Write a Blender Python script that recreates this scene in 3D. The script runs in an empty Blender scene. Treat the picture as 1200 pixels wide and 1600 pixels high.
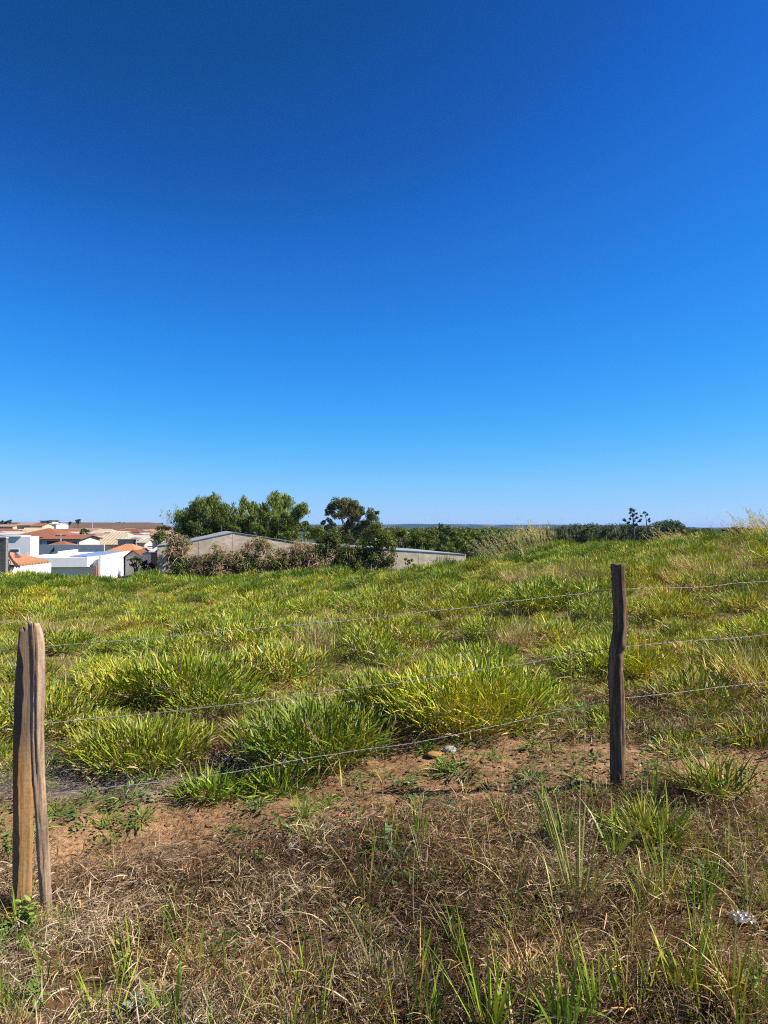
import bpy, math, random
import numpy as np
from mathutils import Vector, Matrix

rng = np.random.default_rng(11)
random.seed(11)
SC = bpy.context.scene
COL = SC.collection

# ---------------------------------------------------------------- camera
F = 1110.0                      # focal length in photograph pixels (1200 x 1600)
HORIZON = 823.0
CAMZ = 1.6
PITCH = math.atan((HORIZON - 800.0) / F)
cam_data = bpy.data.cameras.new('camera')
cam_data.sensor_fit = 'VERTICAL'
cam_data.sensor_height = 32.0
cam_data.lens = F / 1600.0 * 32.0
cam_data.clip_start = 0.05
cam_data.clip_end = 40000.0
cam = bpy.data.objects.new('camera', cam_data)
COL.objects.link(cam)
cam.location = (0, 0, CAMZ)
cam.rotation_euler = (math.radians(90) + PITCH, 0, 0)
SC.camera = cam

# ---------------------------------------------------------------- sky and sun
SUN_DIR = Vector((1.0, -0.10, 1.0)).normalized()      # towards the sun: right, a touch behind, about 45 degrees up
SUN_EL = math.asin(SUN_DIR.z)
SUN_AZ = math.atan2(SUN_DIR.x, SUN_DIR.y)               # from +Y towards +X
world = bpy.data.worlds.new('World')
SC.world = world
world.use_nodes = True
wn = world.node_tree
for n in list(wn.nodes):
    wn.nodes.remove(n)
wo = wn.nodes.new('ShaderNodeOutputWorld')
wb = wn.nodes.new('ShaderNodeBackground')
ws = wn.nodes.new('ShaderNodeTexSky')
ws.sky_type = 'NISHITA'
ws.sun_disc = False
ws.sun_elevation = SUN_EL
ws.sun_rotation = SUN_AZ
ws.altitude = 800.0
ws.air_density = 1.0
ws.dust_density = 0.0
ws.ozone_density = 3.0
# grade of the whole sky dome: the phone's deeper, more saturated blue
sc0 = wn.nodes.new('ShaderNodeVectorMath'); sc0.operation = 'SCALE'; sc0.inputs['Scale'].default_value = 0.1
sc1 = wn.nodes.new('ShaderNodeVectorMath'); sc1.operation = 'SCALE'; sc1.inputs['Scale'].default_value = 10.0
cur = wn.nodes.new('ShaderNodeRGBCurve'); cm = cur.mapping; cm.use_clip = False; cm.extend = 'EXTRAPOLATED'
for ch, pts in enumerate(([(0, 0), (.0866, .0078), (.1256, .018), (.22, .05), (.486, .25), (.72, .40), (1, .55)],
                          [(0, 0), (.151, .082), (.217, .178), (.36, .355), (.629, .59), (.72, .63), (1, .8)],
                          [(0, 0), (.25, .25), (.291, .34), (.395, .66), (.55, .93), (.65, .99), (1, 1.15)])):
    c_ = cm.curves[ch]
    c_.points[0].location = pts[0]; c_.points[1].location = pts[-1]
    for q in pts[1:-1]: c_.points.new(*q)
cm.update()
wn.links.new(ws.outputs[0], sc0.inputs[0]); wn.links.new(sc0.outputs[0], cur.inputs['Color'])
wn.links.new(cur.outputs[0], sc1.inputs[0]); wn.links.new(sc1.outputs[0], wb.inputs['Color'])
wb.inputs['Strength'].default_value = 0.05
wn.links.new(wb.outputs[0], wo.inputs['Surface'])

sun_data = bpy.data.lights.new('sun', 'SUN')
sun_data.energy = 5.0
sun_data.angle = math.radians(0.53)
sun_data.color = (1.0, 0.93, 0.82)
sun = bpy.data.objects.new('sun', sun_data)
COL.objects.link(sun)
sun.location = (40, 8, 60)
sun.rotation_euler = (-SUN_DIR).to_track_quat('-Z', 'Y').to_euler()

SC.view_settings.view_transform = 'Standard'
SC.view_settings.look = 'None'
SC.view_settings.exposure = 1.0
SC.view_settings.gamma = 1.0
SC.view_settings.use_curve_mapping = False
SC.cycles.max_bounces = 4
SC.cycles.diffuse_bounces = 2
SC.cycles.transmission_bounces = 4
SC.cycles.volume_bounces = 0
SC.cycles.use_denoising = False
SC.cycles.filter_width = 1.1

# ---------------------------------------------------------------- helpers
CA, SA = math.cos(PITCH), math.sin(PITCH)
def P(px, py, d):
    """world point seen at photograph pixel (px, py) standing d metres ahead of the camera"""
    u, v = (px - 600.0) / F, (800.0 - py) / F
    yy = CA - v * SA
    t = d / yy
    return Vector((u * t, d, CAMZ + t * (SA + v * CA)))

def smooth(t):
    t = np.clip(t, 0, 1)
    return t * t * (3 - 2 * t)

def _hash(ix, iy, seed):
    n = (ix.astype(np.int64) * 374761393 + iy.astype(np.int64) * 668265263 + seed * 1442695041) & 0x7fffffff
    n = ((n ^ (n >> 13)) * 1274126177) & 0x7fffffff
    n = (n ^ (n >> 16)) & 0x7fffffff
    return n / 0x7fffffff

def vnoise(x, y, seed=0):
    x = np.asarray(x, float); y = np.asarray(y, float)
    ix, iy = np.floor(x), np.floor(y)
    fx, fy = smooth(x - ix), smooth(y - iy)
    a, b = _hash(ix, iy, seed), _hash(ix + 1, iy, seed)
    c, d = _hash(ix, iy + 1, seed), _hash(ix + 1, iy + 1, seed)
    return (a * (1 - fx) + b * fx) * (1 - fy) + (c * (1 - fx) + d * fx) * fy

def fbm(x, y, seed=0, octs=4):
    s, a, t = 0, 1.0, 0
    for o in range(octs):
        s = s + a * vnoise(np.asarray(x) * 2 ** o, np.asarray(y) * 2 ** o, seed + o * 17)
        t += a; a *= 0.5
    return s / t

def mesh_np(name, V, F4=None, F3=None, mats=(), midx=None, attrs=None, smooth_shade=False):
    """V (n,3); F4 (m,4) quads; F3 (k,3) triangles; attrs: {name: (n,) float or (n,3) colour}"""
    me = bpy.data.meshes.new(name)
    V = np.asarray(V, np.float32).reshape(-1, 3)
    parts, tot = [], []
    if F4 is not None and len(F4):
        F4 = np.asarray(F4, np.int32).reshape(-1, 4); parts.append(F4.ravel()); tot.append(np.full(len(F4), 4, np.int32))
    if F3 is not None and len(F3):
        F3 = np.asarray(F3, np.int32).reshape(-1, 3); parts.append(F3.ravel()); tot.append(np.full(len(F3), 3, np.int32))
    me.vertices.add(len(V)); me.vertices.foreach_set('co', V.ravel())
    if parts:
        loops = np.concatenate(parts); tot = np.concatenate(tot)
        starts = np.concatenate([[0], np.cumsum(tot)[:-1]]).astype(np.int32)
        me.loops.add(len(loops)); me.loops.foreach_set('vertex_index', loops)
        me.polygons.add(len(tot)); me.polygons.foreach_set('loop_start', starts)
        if midx is not None:
            me.polygons.foreach_set('material_index', np.asarray(midx, np.int32))
        if smooth_shade:
            me.polygons.foreach_set('use_smooth', np.ones(len(tot), bool))
    for m in mats:
        me.materials.append(m)
    for k, a in (attrs or {}).items():
        a = np.asarray(a, np.float32)
        if a.ndim == 1:
            at = me.attributes.new(k, 'FLOAT', 'POINT'); at.data.foreach_set('value', a)
        else:
            at = me.attributes.new(k, 'FLOAT_COLOR', 'POINT')
            at.data.foreach_set('color', np.concatenate([a, np.ones((len(a), 1), np.float32)], 1).ravel())
    me.update(calc_edges=True)
    me.validate(clean_customdata=False)
    return me

def tag(o, label=None, cat=None, group=None, kind=None):
    if label: o['label'] = label
    if cat: o['category'] = cat
    if group: o['group'] = group
    if kind: o['kind'] = kind
    return o

def link(name, me, parent=None, loc=None, rot=None, scl=None):
    o = bpy.data.objects.new(name, me)
    COL.objects.link(o)
    if parent is not None: o.parent = parent
    if loc is not None: o.location = loc
    if rot is not None: o.rotation_euler = rot
    if scl is not None: o.scale = scl if hasattr(scl, '__len__') else (scl,) * 3
    return o

def empty(name, loc=(0, 0, 0), rz=0.0, scl=1.0):
    o = bpy.data.objects.new(name, None)
    o.empty_display_size = 0.3
    COL.objects.link(o)
    o.location = loc; o.rotation_euler = (0, 0, rz); o.scale = (scl,) * 3
    return o

def copy_tree(o, parent=None):
    c = o.copy(); COL.objects.link(c); c.parent = parent
    for ch in list(o.children):
        if ch is not c:
            copy_tree(ch, c)
    return c

class MB:
    """collects polygons"""
    def __init__(s): s.v, s.f, s.m = [], [], []
    def poly(s, pts, m=0):
        i = len(s.v); s.v += [tuple(p) for p in pts]; s.f.append(tuple(range(i, i + len(pts)))); s.m.append(m)
    def box(s, x0, x1, y0, y1, z0, z1, m=0):
        i = len(s.v)
        s.v += [(x, y, z) for z in (z0, z1) for y in (y0, y1) for x in (x0, x1)]
        for q in ((0, 2, 3, 1), (4, 5, 7, 6), (0, 1, 5, 4), (2, 6, 7, 3), (0, 4, 6, 2), (1, 3, 7, 5)):
            s.f.append(tuple(i + k for k in q)); s.m.append(m)
    def prism(s, base, top, m=0):
        """base, top: matching rings (counter-clockwise seen from the top side)"""
        i, n = len(s.v), len(base)
        s.v += [tuple(p) for p in base] + [tuple(p) for p in top]
        s.f.append(tuple(i + k for k in reversed(range(n)))); s.m.append(m)
        s.f.append(tuple(i + n + k for k in range(n))); s.m.append(m)
        for k in range(n):
            s.f.append((i + k, i + (k + 1) % n, i + n + (k + 1) % n, i + n + k)); s.m.append(m)
    def tube(s, pts, radii, n=6, m=0, cap=True):
        rings = []
        pts = [Vector(p) for p in pts]
        for k, p in enumerate(pts):
            t = (pts[min(k + 1, len(pts) - 1)] - pts[max(k - 1, 0)]).normalized()
            a = t.cross(Vector((0, 0, 1)) if abs(t.z) < 0.9 else Vector((1, 0, 0))).normalized(); b = t.cross(a)
            i = len(s.v)
            r = radii[k] if hasattr(radii, '__len__') else radii
            for j in range(n):
                an = 2 * math.pi * j / n
                s.v.append(tuple(p + a * math.cos(an) * r + b * math.sin(an) * r))
            rings.append(i)
        for k in range(len(rings) - 1):
            for j in range(n):
                s.f.append((rings[k] + j, rings[k] + (j + 1) % n, rings[k + 1] + (j + 1) % n, rings[k + 1] + j)); s.m.append(m)
        if cap:
            s.f.append(tuple(rings[0] + j for j in reversed(range(n)))); s.m.append(m)
            s.f.append(tuple(rings[-1] + j for j in range(n))); s.m.append(m)
    def mesh(s, name, *mats, smooth_shade=False):
        me = bpy.data.meshes.new(name)
        me.from_pydata(s.v, [], s.f)
        for m in mats: me.materials.append(m)
        me.polygons.foreach_set('material_index', s.m)
        if smooth_shade: me.polygons.foreach_set('use_smooth', [True] * len(s.f))
        me.update()
        return me
    def build(s, name, mats, parent=None, smooth_shade=False, **k):
        mats = mats if isinstance(mats, (list, tuple)) else [mats]
        return link(name, s.mesh(name, *mats, smooth_shade=smooth_shade), parent, **k)

# ---------------------------------------------------------------- material helpers
class NT:
    def __init__(s, name):
        s.mat = bpy.data.materials.new(name); s.mat.use_nodes = True
        s.t = s.mat.node_tree
        for n in list(s.t.nodes): s.t.nodes.remove(n)
        s.out = s.t.nodes.new('ShaderNodeOutputMaterial')
    def n(s, typ, **kw):
        nd = s.t.nodes.new(typ)
        for k, v in kw.items():
            if k.startswith('i_'):
                nd.inputs[k[2:].replace('_', ' ')].default_value = v
            else:
                setattr(nd, k, v)
        return nd
    def l(s, a, b): s.t.links.new(a, b)
    def noise(s, vec, scale, detail=4.0, rough=0.55, dist=0.0):
        nd = s.n('ShaderNodeTexNoise'); nd.inputs['Scale'].default_value = scale
        nd.inputs['Detail'].default_value = detail; nd.inputs['Roughness'].default_value = rough; nd.inputs['Distortion'].default_value = dist
        if vec is not None: s.l(vec, nd.inputs['Vector'])
        return nd.outputs['Fac']
    def ramp(s, fac, stops):
        nd = s.n('ShaderNodeValToRGB'); cr = nd.color_ramp
        while len(cr.elements) < len(stops): cr.elements.new(0.5)
        for e, (p, c) in zip(cr.elements, stops):
            e.position = p; e.color = (c[0], c[1], c[2], 1) if hasattr(c, '__len__') else (c, c, c, 1)
        s.l(fac, nd.inputs['Fac']); return nd.outputs['Color']
    def mix(s, fac, a, b, mode='MIX'):
        nd = s.n('ShaderNodeMix', data_type='RGBA', blend_type=mode)
        for sock, v in ((nd.inputs[0], fac), (nd.inputs[6], a), (nd.inputs[7], b)):
            if isinstance(v, (int, float)): sock.default_value = v
            elif isinstance(v, tuple): sock.default_value = (v[0], v[1], v[2], 1)
            else: s.l(v, sock)
        return nd.outputs[2]
    def math(s, op, a, b=0.0, c=0.0):
        nd = s.n('ShaderNodeMath', operation=op)
        for sock, v in zip(nd.inputs, (a, b, c)):
            if isinstance(v, (int, float)): sock.default_value = v
            else: s.l(v, sock)
        return nd.outputs[0]
    def attr(s, name, out='Color'):
        nd = s.n('ShaderNodeAttribute'); nd.attribute_name = name
        return nd.outputs[out]
    def bump(s, h, strength=0.5, dist=0.02):
        nd = s.n('ShaderNodeBump'); nd.inputs['Strength'].default_value = strength; nd.inputs['Distance'].default_value = dist
        s.l(h, nd.inputs['Height']); return nd.outputs['Normal']
    def pbr(s, col, rough=0.8, normal=None, metal=0.0, spec=0.3):
        b = s.n('ShaderNodeBsdfPrincipled')
        if isinstance(col, tuple): b.inputs['Base Color'].default_value = (*col, 1)
        else: s.l(col, b.inputs['Base Color'])
        if isinstance(rough, (int, float)): b.inputs['Roughness'].default_value = rough
        else: s.l(rough, b.inputs['Roughness'])
        b.inputs['Metallic'].default_value = metal
        b.inputs['Specular IOR Level'].default_value = spec
        if normal is not None: s.l(normal, b.inputs['Normal'])
        s.l(b.outputs[0], s.out.inputs['Surface']); return b
    def leaf(s, col, trans=0.35, tint=(1.25, 1.15, 0.5), gloss=0.02, rough=0.5):
        """thin leaf: diffuse + transmitted light + a faint sheen"""
        d = s.n('ShaderNodeBsdfDiffuse'); t = s.n('ShaderNodeBsdfTranslucent'); g = s.n('ShaderNodeBsdfGlossy')
        g.inputs['Roughness'].default_value = rough
        col = s.mix(1.0, col, (0.86, 0.86, 0.86), 'MULTIPLY')
        s.l(col, d.inputs['Color'])
        s.l(s.mix(1.0, col, tint, 'MULTIPLY'), t.inputs['Color'])
        m1 = s.n('ShaderNodeMixShader'); m1.inputs[0].default_value = trans
        s.l(d.outputs[0], m1.inputs[1]); s.l(t.outputs[0], m1.inputs[2])
        m2 = s.n('ShaderNodeMixShader'); m2.inputs[0].default_value = gloss
        s.l(m1.outputs[0], m2.inputs[1]); s.l(g.outputs[0], m2.inputs[2])
        s.l(m2.outputs[0], s.out.inputs['Surface'])

def coord(N, which='Object'):
    return N.n('ShaderNodeTexCoord').outputs[which]
def worldpos(N):
    return N.n('ShaderNodeNewGeometry').outputs['Position']

def simple(name, col, rough=0.8, var=0.15, scale=3.0, bump=0.0, spec=0.3, metal=0.0):
    N = NT(name); v = coord(N)
    n = N.noise(v, scale, 5.0)
    c = N.mix(N.math('MULTIPLY', n, 1.0), tuple(x * (1 - var) for x in col), tuple(min(1, x * (1 + var)) for x in col))
    N.pbr(c, rough, N.bump(n, bump, 0.02) if bump else None, metal, spec)
    return N.mat
# ================================================================ terrain
CREST_PX = np.array([-300, 0, 130, 250, 420, 600, 728, 800, 850, 900, 1000, 1100, 1200, 1500], float)
CREST_Z = np.array([-.58, -.54, -.56, -.58, -.5, -.28, .05, .37, .58, .70, .68, .93, 1.2, 1.45])
ROW_D = np.array([27, 31, 38, 55, 70, 85, 110, 150, 250, 400, 650, 950, 1400, 2500, 5000, 7500, 10000, 16000], float)
ROW_L = np.array([0, -1.1, -2.4, -3.8, -4.4, -4.9, -4.9, -4.5, -4.2, -3.4, -0.8, 7.4, 6.0, 0, -25, -25, -25, -25])
ROW_M = np.array([0, -1.0, -2.2, -3.6, -4.4, -5.2, -6.5, -8.5, -11, -12, -12.5, -14, -17, -30, -35, 25, 20, 0])
ROW_R = np.array([0, -.3, -1.4, -3.4, -5.0, -6.8, -9, -11, -13, -13, -13.5, -15, -18, -30, -35, 25, 20, 0])
HILL_PX = np.array([0, 400, 560, 640, 700, 760, 820, 900, 980, 1040, 1100, 1200], float)
HILL_Y = np.array([823, 822, 819.5, 818, 819, 820, 820.5, 819.5, 820.5, 823, 827, 828])

def terrain(x, y, fine=True):
    x = np.asarray(x, float); y = np.asarray(y, float)
    r = np.hypot(x, y)
    D = np.maximum(y, 0.7 * r)
    px = np.where(y > 0.2, np.clip(x / np.maximum(y, 0.2), -0.8, 0.8), np.sign(x) * 0.8) * F + 600
    near = 0.055 * np.clip(x, -6, 6) + 0.012 * np.clip(y, -5, 30)
    zc = np.interp(px, CREST_PX, CREST_Z)
    s = smooth((D - 5) / 22.0)
    h_near = near * (1 - s) + zc * s
    ld = np.log(np.maximum(D, 27.0)); lr = np.log(ROW_D)
    hl, hm, hr = np.interp(ld, lr, ROW_L), np.interp(ld, lr, ROW_M), np.interp(ld, lr, ROW_R)
    hill = 1.6 + (823 - np.interp(px, HILL_PX, HILL_Y)) / F * 7500
    k = np.interp(D, [2500, 5000, 7500, 10000], [0, 0, 1, 1]) * np.interp(px, [150, 300], [0, 1])
    hm = np.where(k > 0, hm * (1 - k) + hill * k, hm); hr = np.where(k > 0, hr * (1 - k) + hill * k, hr)
    wl = smooth((px - 230) / 120.0); wr = smooth((px - 700) / 160.0)
    hf = hl * (1 - wl) + hm * wl
    hf = hf * (1 - wr) + hr * wr
    # the brown hill sinks away towards the right
    cz = zc * np.exp(-(np.maximum(D, 27) - 27) / 9.0)
    hf = hf + cz
    h = np.where(D < 27, h_near, hf)
    h = h + np.interp(r, [0, 2, 30, 60, 400, 2000, 6000], [0.02, .06, .12, .1, .4, 2.5, 9]) * (fbm(x / np.maximum(0.8, r * 0.08), y / np.maximum(0.8, r * 0.08), 3, 3) - 0.5) * (D > 1200)
    h = h + smooth((D - 4500) / 1500) * (34 * (fbm(x / 900, y / 900, 33, 5) - 0.5) + 10 * (fbm(x / 120, y / 300, 34, 2) - 0.5)) * np.interp(px, [150, 300], [0, 1])
    if fine:
        a = np.clip(1 - (r - 25) / 10, 0, 1)
        h = h + a * (0.16 * (fbm(x / 1.7, y / 1.7, 21, 3) - 0.5) + np.where(D < 6, 0.11, 0.05) * (fbm(x / 0.28, y / 0.28, 22, 3) - 0.5))
    return h

def tz(x, y):
    return float(terrain(np.array([x]), np.array([y]))[0])

def pix_of(x, y, z):
    """photograph pixel of world points (numpy)"""
    dz = z - CAMZ
    dep = y * CA + dz * SA
    return 600 + F * x / dep, 800 - F * (dz * CA - y * SA) / dep

def bare_mask(x, y):
    """1 where the soil lies open, 0 where litter or grass covers it (a worn strip behind the fence)"""
    z = terrain(x, y, False)
    px, py = pix_of(x, np.maximum(y, 0.5), z)
    j = (fbm(x / 0.5, y / 0.5, 51, 4) - 0.5)
    top = np.interp(px, [-200, 60, 200, 350, 430, 560, 640, 760, 880, 980, 1100, 1400], [1178, 1182, 1195, 1205, 1212, 1185, 1138, 1138, 1130, 1160, 1185, 1180])
    bot = np.interp(px, [-200, 60, 200, 350, 450, 560, 640, 760, 880, 980, 1100, 1400], [1375, 1380, 1380, 1362, 1342, 1318, 1294, 1292, 1286, 1262, 1245, 1240])
    m = smooth((py - top + j * 60) / 22) * smooth((bot - py + j * 120) / 35)
    return np.clip(m * 1.7, 0, 1) * (y > 1)

# polar sheet round the camera, fine in front, to the horizon
rads = [0.25]
while rads[-1] < 15500:
    r_ = rads[-1]
    rads.append(r_ * (1.011 if 1.6 < r_ < 7 else 1.025 if r_ < 40 else 1.035))
rads = np.array(rads)
ang = np.concatenate([np.arange(-46, 46, 0.36), np.arange(46, 314, 6.0)]) * math.pi / 180
A, R = np.meshgrid(ang, rads)
GX, GY = (R * np.sin(A)).ravel(), (R * np.cos(A)).ravel()
GZ = terrain(GX, GY)
na, nr = len(ang), len(rads)
ii = np.arange(nr - 1)[:, None] * na; jj = np.arange(na)[None, :]; j2 = (jj + 1) % na
quads = np.stack([ii + jj, ii + j2, ii + na + j2, ii + na + jj], -1).reshape(-1, 4)[:, ::-1]
GV = np.concatenate([np.stack([GX, GY, GZ], 1), [[0, 0, tz(0, 0)]]])
cen = np.stack([np.full(na, len(GV) - 1), jj[0], j2[0]], 1)

bm_ = bare_mask(GX, GY)
gpx, gpy = pix_of(GX, np.maximum(GY, 0.3), GZ)
n1 = fbm(GX / 0.35, GY / 0.35, 5, 4)[:, None]; n2 = fbm(GX / 60, GY / 60, 8, 4)[:, None]
soil = np.array([[0.34, 0.20, 0.098]]) * (0.75 + 0.5 * n1)
grey = np.array([[0.25, 0.215, 0.18]]) * (0.7 + 0.6 * n1)
litter = np.array([[0.165, 0.09, 0.046]]) * (0.5 + 0.9 * n1)
gm = (smooth((330 - gpx) / 120) * smooth((1268 - gpy) / 40) * smooth((gpy - 1150) / 30))[:, None]
soil = soil * (1 - gm) + grey * gm
tint = litter * (1 - bm_[:, None]) + soil * bm_[:, None]
Rr = np.hypot(GX, GY)[:, None]
thatch = np.array([[0.21, 0.15, 0.075]]) * (0.6 + 0.7 * n1)
k = smooth((Rr - 5.0) / 3.0) * (1 - bm_[:, None]); tint = tint * (1 - k) + thatch * k
green = np.array([[0.055, 0.085, 0.025]]) * (0.6 + 0.8 * n2)
k = smooth((Rr - 30) / 15); tint = tint * (1 - k) + green * k
# farm land: brown stubble hill on the left, patchwork beyond
brown = np.array([[0.135, 0.085, 0.05]]) * (0.75 + 0.5 * fbm(GX / 45, GY / 160, 9, 4)[:, None])
k = smooth((Rr - 480) / 120) * (smooth((330 - gpx) / 60))[:, None]; tint = tint * (1 - k) + brown * k
n3 = fbm(GX / 260, GY / 420, 12, 4)[:, None]
patch = np.where(n3 > 0.66, np.array([[0.17, 0.115, 0.07]]), np.where(n3 > 0.6, np.array([[0.08, 0.09, 0.04]]), np.array([[0.018, 0.03, 0.014]])))
k = smooth((Rr - 1500) / 1200) ; tint = tint * (1 - k) + patch * k
tint = tint * 0.88; tint = np.concatenate([tint, tint[:1]]); bm_ = np.concatenate([bm_, bm_[:1]])

N = NT('soil_and_litter')
wp = worldpos(N)
fine = N.noise(wp, 38.0, 6.0, 0.7); mid = N.noise(wp, 9.0, 5.0, 0.6); tiny = N.noise(wp, 150.0, 3.0, 0.6)
col = N.mix(1.0, N.attr('tint'), N.ramp(fine, [(0.25, 0.45), (0.5, 1.0), (0.8, 1.55)]), 'MULTIPLY')
col = N.mix(0.7, col, N.ramp(mid, [(0.3, 0.65), (0.7, 1.35)]), 'MULTIPLY')
col = N.mix(0.5, col, N.ramp(tiny, [(0.3, 0.6), (0.75, 1.5)]), 'MULTIPLY')
hh = N.math('ADD', N.math('MULTIPLY', fine, 0.6), N.math('ADD', mid, N.math('MULTIPLY', tiny, 0.25)))
N.pbr(col, 0.95, N.bump(hh, 0.9, 0.03), spec=0.1)
M_GROUND = N.mat
ground = link('ground', mesh_np('ground', GV, quads, cen, [M_GROUND], attrs={'tint': tint}, smooth_shade=True))
tag(ground, 'red brown soil of the field running out to the far hills', 'ground', kind='structure')

# air: far things fade to blue
N = NT('haze_air'); pv = N.n('ShaderNodeVolumePrincipled'); pv.inputs['Color'].default_value = (0.34, 0.58, 1.0, 1); pv.inputs['Density'].default_value = 4.2e-5
N.l(pv.outputs[0], N.out.inputs['Volume'])
mh = MB(); mh.box(-16500, 16500, -16500, 16500, -75, 62)
haze = mh.build('haze', N.mat); tag(haze, 'thin blue haze between the field and the far hills', 'haze', kind='stuff')
# ================================================================ town
def tiles(name, col, var=0.3, pitch=0.23):
    """clay tile roof: rolls run down the slope, courses across it"""
    N = NT(name); tc = N.n('ShaderNodeTexCoord')
    sp = N.n('ShaderNodeSeparateXYZ'); N.l(tc.outputs['Object'], sp.inputs[0])
    sn = N.n('ShaderNodeSeparateXYZ'); N.l(tc.outputs['Normal'], sn.inputs[0])
    sel = N.math('GREATER_THAN', N.math('ABSOLUTE', sn.outputs[0]), N.math('ABSOLUTE', sn.outputs[1]))
    across = N.math('ADD', N.math('MULTIPLY', sp.outputs[0], N.math('SUBTRACT', 1.0, sel)), N.math('MULTIPLY', sp.outputs[1], sel))
    down = sp.outputs[2]
    roll = N.math('ABSOLUTE', N.math('SINE', N.math('MULTIPLY', across, math.pi / pitch)))
    course = N.math('FRACT', N.math('MULTIPLY', down, 7.0))
    h = N.math('ADD', roll, N.math('MULTIPLY', course, 0.4))
    n = N.noise(tc.outputs['Object'], 1.1, 6.0, 0.65); n2 = N.noise(tc.outputs['Object'], 9.0, 3.0)
    c = N.ramp(n, [(0.25, tuple(x * (1 - var) for x in col)), (0.55, col), (0.8, tuple(min(1, x * (1 + var)) for x in col))])
    c = N.mix(0.6, c, N.ramp(n2, [(0.3, 0.7), (0.7, 1.3)]), 'MULTIPLY')
    c = N.mix(0.5, c, N.ramp(roll, [(0.0, 0.45), (0.4, 1.0)]), 'MULTIPLY')
    N.pbr(c, 0.85, N.bump(h, 1.0, 0.06), spec=0.2)
    return N.mat
def plaster(name, col, dirt=0.3):
    N = NT(name); v = coord(N)
    mp = N.n('ShaderNodeMapping'); mp.inputs['Scale'].default_value = (2.2, 2.2, 0.35); N.l(v, mp.inputs['Vector'])
    n = N.noise(mp.outputs[0], 1.0, 6.0, 0.65); n2 = N.noise(v, 0.7, 4.0)
    c = N.mix(N.math('MULTIPLY', N.ramp(n, [(0.5, 0.0), (0.8, 1.0)]), dirt), col, tuple(x * 0.6 for x in col))
    c = N.mix(0.5, c, N.ramp(n2, [(0.3, 0.88), (0.7, 1.08)]), 'MULTIPLY')
    N.pbr(c, 0.85, spec=0.2); return N.mat
def blocks(name, col, mortar, bw=0.4, bh=0.2):
    N = NT(name); tc = N.n('ShaderNodeTexCoord')
    sp = N.n('ShaderNodeSeparateXYZ'); N.l(tc.outputs['Object'], sp.inputs[0])
    cb = N.n('ShaderNodeCombineXYZ'); N.l(N.math('ADD', sp.outputs[0], sp.outputs[1]), cb.inputs[0]); N.l(sp.outputs[2], cb.inputs[1])
    br = N.n('ShaderNodeTexBrick'); N.l(cb.outputs[0], br.inputs['Vector'])
    br.inputs['Scale'].default_value = 1.0; br.inputs['Brick Width'].default_value = bw; br.inputs['Row Height'].default_value = bh
    br.inputs['Mortar Size'].default_value = 0.012; br.inputs['Bias'].default_value = 0.0
    br.inputs['Color1'].default_value = (*[x * 0.85 for x in col], 1); br.inputs['Color2'].default_value = (*[x * 1.15 for x in col], 1); br.inputs['Mortar'].default_value = (*mortar, 1)
    n = N.noise(tc.outputs['Object'], 0.8, 6.0, 0.65); n3 = N.noise(tc.outputs['Object'], 6.0, 4.0, 0.6)
    c = N.mix(0.8, br.outputs['Color'], N.ramp(n, [(0.3, 0.72), (0.7, 1.2)]), 'MULTIPLY')
    c = N.mix(0.5, c, N.ramp(n3, [(0.3, 0.75), (0.7, 1.2)]), 'MULTIPLY')
    N.pbr(c, 0.92, N.bump(br.outputs['Fac'], -0.5, 0.02), spec=0.1); return N.mat
T_RED = tiles('red_clay_tile', (0.27, 0.105, 0.06)); T_ORANGE = tiles('orange_clay_tile', (0.50, 0.225, 0.11), 0.18)
T_TAN = tiles('tan_cement_tile', (0.42, 0.34, 0.225), 0.2, 0.6); T_BROWN = tiles('brown_clay_tile', (0.2, 0.085, 0.05)); T_PINK = tiles('faded_clay_tile', (0.34, 0.21, 0.15))
T_GREY = plaster('fibre_cement_roof', (0.40, 0.38, 0.35))
W_WHITE = plaster('white_plaster', (0.72, 0.72, 0.72), 0.25); W_CREAM = plaster('cream_plaster', (0.66, 0.58, 0.45)); W_TAN = plaster('tan_plaster', (0.5, 0.37, 0.24))
W_GREY = plaster('grey_render', (0.42, 0.43, 0.44)); W_PINK = plaster('pink_plaster', (0.58, 0.38, 0.3)); W_DIRTY = plaster('stained_plaster', (0.55, 0.5, 0.44), 0.6)
M_BLOCK = blocks('concrete_block', (0.58, 0.475, 0.355), (0.5, 0.41, 0.31)); M_DBLOCK = blocks('grey_block', (0.23, 0.19, 0.155), (0.3, 0.26, 0.22), 0.4, 0.3)
M_BRICK = blocks('red_brick', (0.36, 0.12, 0.06), (0.28, 0.2, 0.15), 0.25, 0.09)
M_BLUE = simple('blue_roof_coating', (0.19, 0.25, 0.37), 0.35, 0.15, 1.0, spec=0.5)
M_STEEL = simple('zinc_roof_sheet', (0.30, 0.31, 0.33), 0.55, 0.2, 2.0, spec=0.4, metal=0.2)
M_DARK = simple('dark_opening', (0.025, 0.025, 0.03), 0.5, 0.2, 4.0)
M_GLASS = simple('window_glass', (0.06, 0.075, 0.09), 0.12, 0.1, 2.0, spec=0.6)
M_TIMBER = simple('dark_timber', (0.09, 0.06, 0.045), 0.8, 0.3, 6.0)
M_FIBRE = simple('grey_dish', (0.5, 0.5, 0.5), 0.6, 0.1, 6.0)

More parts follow.
